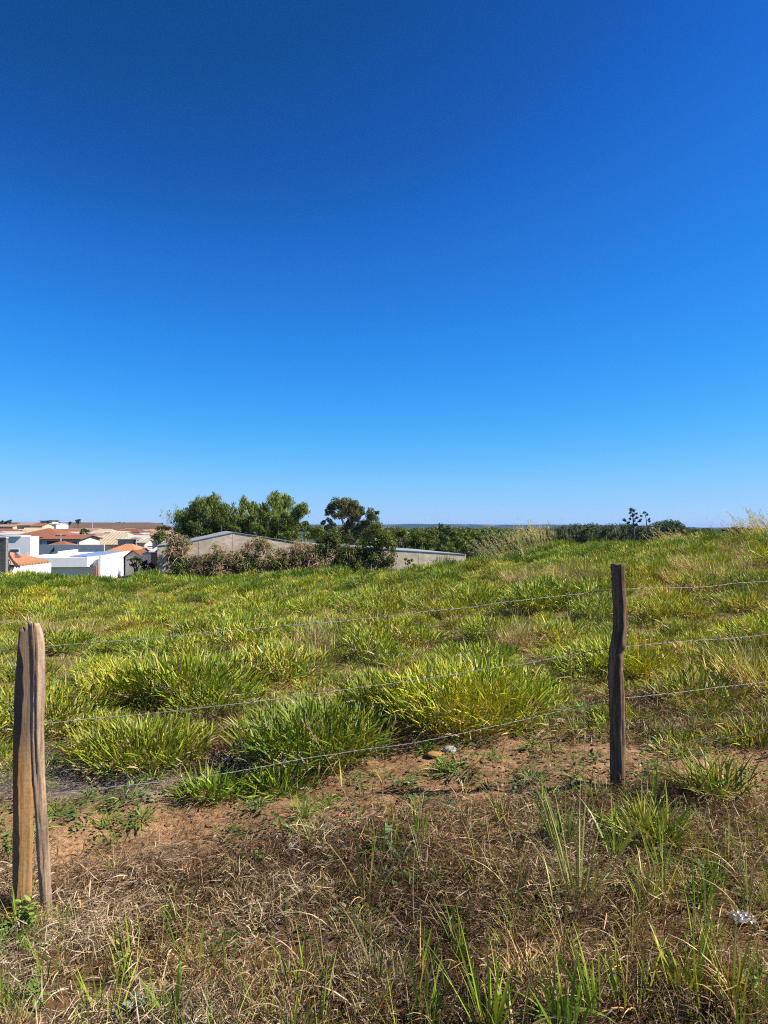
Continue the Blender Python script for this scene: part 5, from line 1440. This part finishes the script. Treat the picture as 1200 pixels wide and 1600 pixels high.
def stone(px, py, w, mat, seed, label, cat='stone', name='stone', flat=.6, group=None):
    h = hit(px, py); s = w / 2 / F * h.y
    o = link(name, stone_mesh(name, seed, mat, 3, .3, flat), loc=(h.x, h.y, h.z + s * flat * .25), rot=(0, 0, seed), scl=s)
    for p in o.data.polygons: p.use_smooth = True
    return tag(o, label, cat, group)
stone(702, 1174, 20, M_STONE, 1, 'pale grey stone lying on the bare soil near the broadest tuft')
stone(679, 1180, 26, M_OCHRE, 2, 'flat ochre lump of earth beside the pale grey stone', 'earth lump', 'earth_lump', .3)
stone(392, 1384, 17, M_REDCLOD, 3, 'reddish clod in the dead litter left of the low picture centre', 'earth lump', 'earth_lump', .7)
stone(452, 1418, 10, M_REDCLOD, 4, 'small upright reddish clod lower right of the larger reddish clod', 'earth lump', 'earth_lump', 1.2)
stone(1013, 1416, 11, M_STONE, 5, 'pale pinkish pebble in the grass below the slim post', 'pebble', 'pebble', 1.2)
stone(1019, 1452, 9, M_STONE, 6, 'lower pale pebble in the grass right of the stalk clump', 'pebble', 'pebble', .7)

# litter: clear plastic and a white scrap
N = NT('clear_plastic_film')
g = N.n('ShaderNodeBsdfGlossy'); g.inputs['Roughness'].default_value = .15; t_ = N.n('ShaderNodeBsdfTransparent'); d_ = N.n('ShaderNodeBsdfDiffuse'); d_.inputs['Color'].default_value = (.8, .82, .85, 1)
m1 = N.n('ShaderNodeMixShader'); m1.inputs[0].default_value = .22; N.l(t_.outputs[0], m1.inputs[1]); N.l(d_.outputs[0], m1.inputs[2])
m2 = N.n('ShaderNodeMixShader'); m2.inputs[0].default_value = .12; N.l(m1.outputs[0], m2.inputs[1]); N.l(g.outputs[0], m2.inputs[2]); N.l(m2.outputs[0], N.out.inputs['Surface'])
M_FILM = N.mat
def crumpled(name, w, h, seed, mat, lift):
    n = 22; a = np.linspace(-1, 1, n); U, W = np.meshgrid(a, a)
    z = lift * (fbm(U * 2.5 + 7, W * 2.5, seed, 4)) * (1.15 - .8 * (U ** 2 + W ** 2) / 2)
    x = U * w / 2 * (.8 + .4 * fbm(U + 3, W + 9, seed + 1, 2)); y = W * h / 2 * (.8 + .4 * fbm(U + 5, W, seed + 2, 2))
    V = np.stack([x, y, z], -1).reshape(-1, 3)
    i = np.arange(n - 1)[:, None] * n; j = np.arange(n - 1)[None]
    Q = np.stack([i + j, i + j + 1, i + n + j + 1, i + n + j], -1).reshape(-1, 4)
    return mesh_np(name, V, Q, None, [mat])
h = hit(1160, 1446); o = link('plastic_bag', crumpled('plastic_bag', .085, .07, 4, M_FILM, .05), loc=h + Vector((0, 0, .015)))
tag(o, 'crumpled clear plastic bag lying in the dry grass at lower right', 'plastic bag')
h = hit(605, 1152); o = link('paper_scrap', crumpled('paper_scrap', .06, .05, 9, simple('white_paper', (.75, .75, .74), .8, .1), .05), loc=h + Vector((0, 0, .01)))
tag(o, 'white paper scrap at the right foot of the large domed tuft', 'paper scrap')
h = hit(534, 1278); o = link('red_scrap', crumpled('red_scrap', .03, .02, 12, simple('red_plastic', (.5, .1, .09), .6, .1), .015), loc=h + Vector((0, 0, .006)))
tag(o, 'tiny red plastic scrap on the bare soil near the centre', 'plastic scrap')

# seed stalks
def stalk(base, tip, label, head=.09, bend=.12, col=((.45, .4, .17), (.6, .48, .28)), w=.0035, seed=0, hw=.007, leaves=1):
    b = hit(*base); t = P(tip[0], tip[1], b.y); v = t - b; L = v.length
    r = np.random.default_rng(900 + seed)
    root = empty('grass_stalk', b)
    side = Vector((v.z, 0, -v.x)).normalized() * bend * L * (1 if v.x > 0 else -1)
    pts = [Vector((0, 0, -.02)) * (1 - f) + v * f + side * f * (1 - f) * -1.2 + Vector((0, .02 * math.sin(f * 5 + seed), 0)) for f in np.linspace(0, 1, 12)]
    m = MB(); m.tube(pts, list(np.linspace(w * .55, w * .3, 12)), 5)
    Cn = len(m.v); me = m.mesh('stem', M_DRY, smooth_shade=True)
    at = me.attributes.new('col', 'FLOAT_COLOR', 'POINT'); at.data.foreach_set('color', np.concatenate([lerp3(np.linspace(0, 1, Cn), *col), np.ones((Cn, 1))], 1).astype(np.float32).ravel())
    link('stem', me, root)
    if head:
        n = int(70 * head / .09)
        P3 = np.array([tuple(p) for p in pts]); f = r.uniform(1 - head / L, 1.0, n)
        b3 = np.stack([np.interp(f, np.linspace(0, 1, 12), P3[:, k]) for k in range(3)], 1)
        d3 = unit(np.array(v.normalized())[None] * 1.1 + r.normal(size=(n, 3)) * .5)
        V, Q, tt, bi = blades(b3, d3, r.uniform(.012, .03, n) * hw / .007, np.full(n, .0022), r.uniform(0, .3, n), 2, r.normal(0, 1, n), seed)
        link('seed_head', grass_mesh('seed_head', (V, Q, lerp3(r.random(n)[bi], (.52, .42, .28), (.36, .27, .17))), M_DRY), root)
    if leaves:
        n = leaves; f = r.uniform(.15, .6, n); P3 = np.array([tuple(p) for p in pts])
        b3 = np.stack([np.interp(f, np.linspace(0, 1, 12), P3[:, k]) for k in range(3)], 1)
        th = r.random(n) * 6.28; d3 = unit(np.stack([np.cos(th) * .6, np.sin(th) * .6, np.full(n, 1.0)], 1))
        V, Q, tt, bi = blades(b3, d3, r.uniform(.08, .2, n), r.uniform(.004, .007, n), r.uniform(.4, 1.6, n), 6, r.normal(0, .6, n), seed)
        link('leaf', grass_mesh('leaf', (V, Q, lerp3(r.random(n)[bi], GREEN_B, (.4, .34, .12))), M_GRASS), root)
    return tag(root, label, 'grass stalk', 'tall grass stalks by the fence')
ST = [((560, 1292), (481, 1133), 'long straw stalk leaning left across the large domed tuft', .10, .1), ((596, 1240), (618, 1122), 'pale seed plume between the large domed tuft and the broadest tuft', .06, .1),
      ((910, 1262), (914, 1088), 'tall stalk with pale plume just left of the slim post', .09, .02), ((934, 1262), (930, 1140), 'shorter plumed stalk closest to the slim post on its left', .05, .05), ((895, 1200), (893, 1018), 'thin stalk with faint brown plume left of the slim post\'s knot', .10, .03),
      ((1003, 1270), (1014, 1150), 'plumed stalk just right of the slim post', .07, .06), ((650, 1470), (662, 1236), 'very thin bent straw stalk rising from the central litter', 0, .14), ((742, 1372), (733, 1278), 'drooping green seed spike over the central litter', .05, .1),
      ((768, 1390), (757, 1262), 'slender green stalk beside the post shadow', .04, .05), ((873, 1470), (866, 1352), 'nodding green seed head left of the tall stalk clump', .06, -.2), ((484, 1330), (482, 1232), 'dry brown stalk on the bare soil left of centre', .03, .03),
      ((1003, 1420), (1012, 1302), 'thin green stalk below and right of the slim post', .03, .06), ((640, 1600), (622, 1480), 'bent straw stalk at the bottom centre', 0, .1), ((470, 1560), (420, 1520), 'low straw stalk lying near the bottom left of centre', 0, .1), ((540, 1210), (512, 1170), 'short thin stalk at the foot of the large domed tuft', .03, .1)]
for i, (b_, t_, lab, hd, be) in enumerate(ST): stalk(b_, t_, lab, hd, be, seed=i, leaves=1 + i % 3)

# clumps of upright grass standing out in the foreground
CL = [  # px, base py, height px, width px, n, style, label
    (905, 1420, 190, 70, 26, 'mix', 'tall clump of green and straw stalks below the slim post'), (885, 1330, 110, 80, 18, 'green', 'upright green clump left below the slim post'),
    (768, 1625, 165, 60, 16, 'green', 'dark green upright blades at the bottom edge right of centre'), (885, 1630, 150, 60, 14, 'green', 'bright upright blades at the bottom edge between two green clumps'), (660, 1610, 100, 50, 10, 'green', 'short green blades at the bottom edge near the centre'),
    (575, 1420, 150, 50, 14, 'mix', 'slender yellow green clump on the litter near the centre'), (285, 1460, 120, 24, 7, 'green', 'thin dark green upright clump in the litter at left'), (275, 1600, 90, 40, 9, 'green', 'green blades at the bottom edge on the left'), (245, 1590, 80, 14, 3, 'green', 'few single leaning green blades near the bottom left'),
    (1085, 1560, 120, 60, 12, 'green', 'green blades lower right, left of the plastic bag'), (1145, 1590, 130, 40, 9, 'yellow', 'yellow green blades at the bottom right corner'), (1060, 1560, 110, 60, 8, 'yellow', 'yellowish arching blades at lower right'), (960, 1340, 90, 40, 10, 'green', 'green blades right at the foot of the slim post'),
    (1035, 1420, 110, 60, 12, 'mix', 'upright mixed blades in the litter right of the tall stalk clump'), (930, 1590, 120, 40, 9, 'green', 'green blades at the bottom edge under the tall stalk clump'), (720, 1500, 80, 40, 8, 'green', 'small green clump in the middle of the lower litter')]
for i, (px, py, hp, wp_, n, st, lab) in enumerate(CL):
    b = hit(px, min(py, 1640)); k = b.y / F
    col = {'green': ((.09, .2, .02), (.25, .35, .035)), 'mix': ((.16, .2, .035), (.42, .36, .14)), 'yellow': ((.2, .25, .025), (.36, .34, .04))}[st]
    V, Q, C = shoots(1000 + i, int(n * 1.7), (hp * k * .5, hp * k * 1.2), (.006, .012) if st != 'mix' else (.003, .007), wp_ * k * .35, col, (.05, .8), dead=max(3, n // 3))
    o = link('grass_clump', grass_mesh('grass_clump', (V, Q, C), M_GRASS), loc=b, rot=(0, 0, i * 1.3))
    tag(o, lab, 'grass clump', 'grass clumps in the foreground')
# a single white-green arching leaf
b = hit(560, 1455); V, Q, t, bi = blades(np.zeros((1, 3)), unit(np.array([[-.5, -.1, .9]])), np.array([.17]), np.array([.012]), np.array([2.2]), 10, np.array([.3]), 1)
o = link('arching_leaf', grass_mesh('arching_leaf', (V, Q, np.tile([[.2, .28, .1]], (len(V), 1))), M_GRASS), loc=b); tag(o, 'single broad green leaf arching over the dark litter near the centre', 'leaf')

# leafy plants
def leafy(px, py, hpx, wpx, n, label, col, lf=(.02, .04), seed=0):
    b = hit(px, py); k = b.y / F; r = np.random.default_rng(1100 + seed)
    root = empty('leafy_weed', b)
    ns = 4; m = MB(); leaves = []
    for s in range(ns):
        a = r.random() * 6.28; tip = Vector((math.cos(a) * wpx * k * .5 * r.uniform(.3, 1), math.sin(a) * wpx * k * .3, hpx * k * r.uniform(.6, 1)))
        pts = [tip * f + Vector((0, 0, .02 * math.sin(f * 3))) for f in np.linspace(0, 1, 6)]
        m.tube(pts, list(np.linspace(.002, .001, 6)), 5); leaves += [(tip * f, a) for f in np.linspace(.2, 1, n // ns)]
    m.build('stem', M_CULM, root)
    b3 = np.array([tuple(p) for p, _ in leaves]); N_ = len(b3); th = r.random(N_) * 6.28; el = r.normal(.3, .3, N_)
    d3 = np.stack([np.cos(th) * np.cos(el), np.sin(th) * np.cos(el), np.sin(el)], 1); L = r.uniform(*lf, N_)
    V, Q, t, bi = blades(b3, d3, L, L * .6, r.uniform(.1, .8, N_), 4, r.normal(0, .3, N_), seed, keep=.9)
    link('foliage', grass_mesh('foliage', (V, Q, lerp3(r.random(N_)[bi], *col)), M_GRASS), root)
    return tag(root, label, 'weed', 'leafy weeds near the fence')
LG = ((.09, .17, .03), (.22, .31, .06))
leafy(45, 1462, 62, 40, 44, 'bright green leafy weed at the foot of the forked post', LG, seed=1)
leafy(14, 1345, 75, 40, 36, 'thin leafy weed climbing on the left side of the forked post', LG, seed=2)
leafy(604, 1335, 40, 26, 12, 'pale round leaved weed standing in the central litter', ((.2, .26, .12), (.3, .36, .2)), (.03, .05), 3)
leafy(190, 1590, 30, 60, 26, 'grey green rosette weed at the bottom left', ((.17, .22, .15), (.28, .33, .24)), (.02, .045), 4)
leafy(65, 1580, 55, 60, 34, 'small bright weed in the bottom left corner', LG, (.015, .035), 5)
leafy(445, 1440, 45, 20, 18, 'small upright green weed beside the small reddish clod', LG, (.014, .028), 6)
leafy(140, 1455, 20, 18, 10, 'tiny bright weed in pale litter right of the forked post', LG, (.015, .03), 7)
leafy(460, 1345, 26, 20, 9, 'small grey leaved weed on the shaded litter', ((.2, .24, .16), (.3, .33, .24)), (.025, .04), 8)
leafy(1175, 1560, 60, 50, 30, 'leafy green weed at the lower right edge', LG, (.015, .035), 9)
# the plants on the crest
def tall_straw(px, py, n, hpx, wpx, label, seed, lean=-.35, d=None):
    r = np.random.default_rng(1200 + seed)
    q = P(px, py, d); b = Vector((q.x, q.y, tz(q.x, q.y))); k = d / F
    root = empty('tall_grass', b)
    x = r.normal(0, wpx * k * .4, n); y = r.normal(0, .8, n); base = np.stack([x, y, terrain(b.x + x, b.y + y) - b.z], 1)
    dr = unit(np.stack([lean + r.normal(0, .16, n), r.normal(0, .16, n), np.full(n, 1.0)], 1)); L = r.uniform(.6, 1.1, n) * hpx * k
    V, Q, t, bi = blades(base, dr, L, np.full(n, .012), r.uniform(.1, .6, n), 6, r.normal(0, 1, n), seed, keep=.95)
    C = lerp3(r.random(n)[bi], (.5, .42, .2), (.34, .33, .1))
    link('stems', grass_mesh('stems', (V, Q, C), M_DRY), root)['kind'] = 'stuff'
    tip = V.reshape(n, 7, 2, 3).mean(2); hd = []
    for f in range(14):
        i0 = 5; w = r.random(n)[:, None]; hd.append(tip[:, 4] * (1 - w) + tip[:, 6] * w)
    b3 = np.concatenate(hd); m_ = len(b3)
    V, Q, t, bi = blades(b3, unit(np.tile(dr, (14, 1)) + r.normal(size=(m_, 3)) * .45), r.uniform(.05, .12, m_), np.full(m_, .009), r.uniform(0, .8, m_), 2, r.normal(0, 1, m_), seed + 1)
    link('seed_heads', grass_mesh('seed_heads', (V, Q, lerp3(r.random(m_)[bi], (.62, .54, .3), (.46, .38, .2))), M_DRY), root)['kind'] = 'stuff'
    return tag(root, label, 'tall grass', 'tall straw grass on the crest')
tall_straw(835, 872, 130, 58, 46, 'tall straw coloured seed grass on the crest, its densest stand', 1, -.15, 24)
tall_straw(795, 880, 70, 52, 40, 'sparser leaning straw grass at the left of the densest stand', 2, -.55, 24)
tall_straw(1068, 850, 50, 40, 20, 'arching straw grass on the crest in front of the plantation clump', 3, -.8, 24)
tall_straw(1190, 842, 90, 46, 26, 'pale feathery grass on the crest at the right edge', 4, -.7, 23)
tall_straw(1203, 838, 40, 62, 16, 'tallest feathery grass stems at the right edge', 5, -.5, 22)
px_tree('crest_bush', 1152, 27, [(1138, 829, 5), (1148, 826, 6), (1160, 825, 6), (1170, 826, 5), (1152, 832, 6), (1130, 831, 3.5), (1164, 832, 6)], .11, 1500, DG, 'dark leafy bush on the crest near the right edge', 'bush', seed=95, sub=4, thick=.03)
px_tree('crest_bush', 640, 40, [(636, 880, 5), (642, 876, 4.5), (647, 883, 4), (634, 874, 3.5)], .14, 700, MG, 'small leafy bush in front of the long wing wall', 'bush', seed=96, sub=4, thick=.03)

# ================================================================ vines on the shed
def vine(px0, px1, y0, y1, off, label, green, seed, nclump=14, hang=260, dry=((.42, .3, .18), (.2, .13, .08)), gcols=((.05, .09, .014), (.17, .24, .04)), cat='vine', more=2.4):
    cx = (px0 + px1) / 2; d = SA_.y + on_wall(cx, 850)[0] * CY - 1.3 + off
    r = np.random.default_rng(1300 + seed); k = d / F
    b = P(cx, y1, d); b.z = tz(b.x, b.y)
    root = empty('vine', b); cl = []
    for _ in range(int(nclump * more)):
        f = r.random(); px = px0 + (px1 - px0) * f
        top = y0 + (y1 - y0) * .45 * abs(2 * f - 1) ** 1.6
        py = top + (y1 + 12 - top) * r.random() ** 1.1
        q = P(px, py, d + r.normal(0, .35)) - b; cl.append([*q, r.uniform(.35, .75)])
    cl = np.array(cl)
    # hanging dry strands
    n = int(hang * more); c = cl[r.integers(0, len(cl), n)]
    b3 = c[:, :3] + unit(r.normal(size=(n, 3))) * c[:, 3:4] * .8; th = r.random(n) * 6.28; el = r.normal(.2, .5, n)
    d3 = np.stack([np.cos(th) * np.cos(el), np.sin(th) * np.cos(el) - .2, np.sin(el)], 1)
    V, Q, t, bi = blades(b3, unit(d3), r.uniform(.4, 1.3, n), r.uniform(.025, .06, n), r.uniform(1.2, 3.0, n), 5, r.normal(0, 1, n), seed, keep=.95)
    link('dry_strands', grass_mesh('dry_strands', (V, Q, lerp3(r.random(n)[bi], *dry)), M_DRYVINE), root)['kind'] = 'stuff'
    parts = []
    ng = green; sel = r.random(len(cl)) < min(1, ng + .15)
    if sel.any(): parts.append(leaf_cloud(cl[sel], 330, .17, seed, gcols, .75, .3, .35))
    if (~sel).any(): parts.append(leaf_cloud(cl[~sel], 260, .17, seed + 1, ((.2, .14, .08), (.4, .29, .16)), .6, .6, .35))
    link('foliage', cloud_mesh('foliage', parts, M_VINE), root)
    m = MB()
    for _ in range(4):
        x = r.uniform(-.4, .4) * (px1 - px0) * k; m.tube([(x, 0, -.2), (x * .8, .1, 1.2), (x * .9, -.1, 2.6)], [.06, .05, .03], 5)
    m.build('stem', M_TRUNK, root)
    return tag(root, label, cat, 'vines over the shed wall')
DRYP = ((.56, .42, .27), (.3, .2, .12))
vine(264, 293, 838, 862, 0, 'dry brown top of the vine column at the shed\'s left end', .1, 1, 10, 220, DRYP)
vine(264, 291, 862, 898, 0, 'bright green lower half of the vine column at the shed\'s left end', .95, 2, 12, 50, gcols=((.05, .1, .015), (.17, .25, .04)))
vine(290, 328, 868, 896, 0, 'low dark dry vine between the green column and the gable', .25, 3, 14, 230, ((.22, .15, .095), (.12, .08, .05)))
vine(322, 358, 849, 896, 0, 'dry vine mound rising under the left of the gable peak', .15, 4, 18, 340, DRYP)
vine(352, 384, 868, 896, 0, 'low green and brown vine under the gable peak', .6, 5, 14, 120)
vine(374, 430, 842, 896, 0, 'tallest dry vine mound, right of the gable peak', .3, 6, 30, 420, DRYP)
vine(424, 452, 864, 896, 0, 'low mixed vine right of the tallest mound', .5, 7, 14, 160)
vine(444, 502, 850, 898, 0, 'wide pale brown vine mound before the wing wall', .08, 8, 28, 480, DRYP)
vine(496, 538, 828, 896, 0, 'dark green climber with some brown leaves left of the eucalyptus foot', .85, 9, 26, 110, gcols=((.03, .06, .012), (.12, .17, .035)), cat='climber')
vine(526, 566, 852, 896, 0, 'dark mixed undergrowth below the eucalyptus', .6, 10, 24, 170, gcols=((.045, .08, .014), (.16, .2, .04)), cat='climber')
vine(556, 616, 822, 896, 0, 'tall green shrub covered in browning vine right of the eucalyptus', .75, 11, 40, 150, gcols=((.04, .08, .013), (.19, .24, .04)), cat='climber')
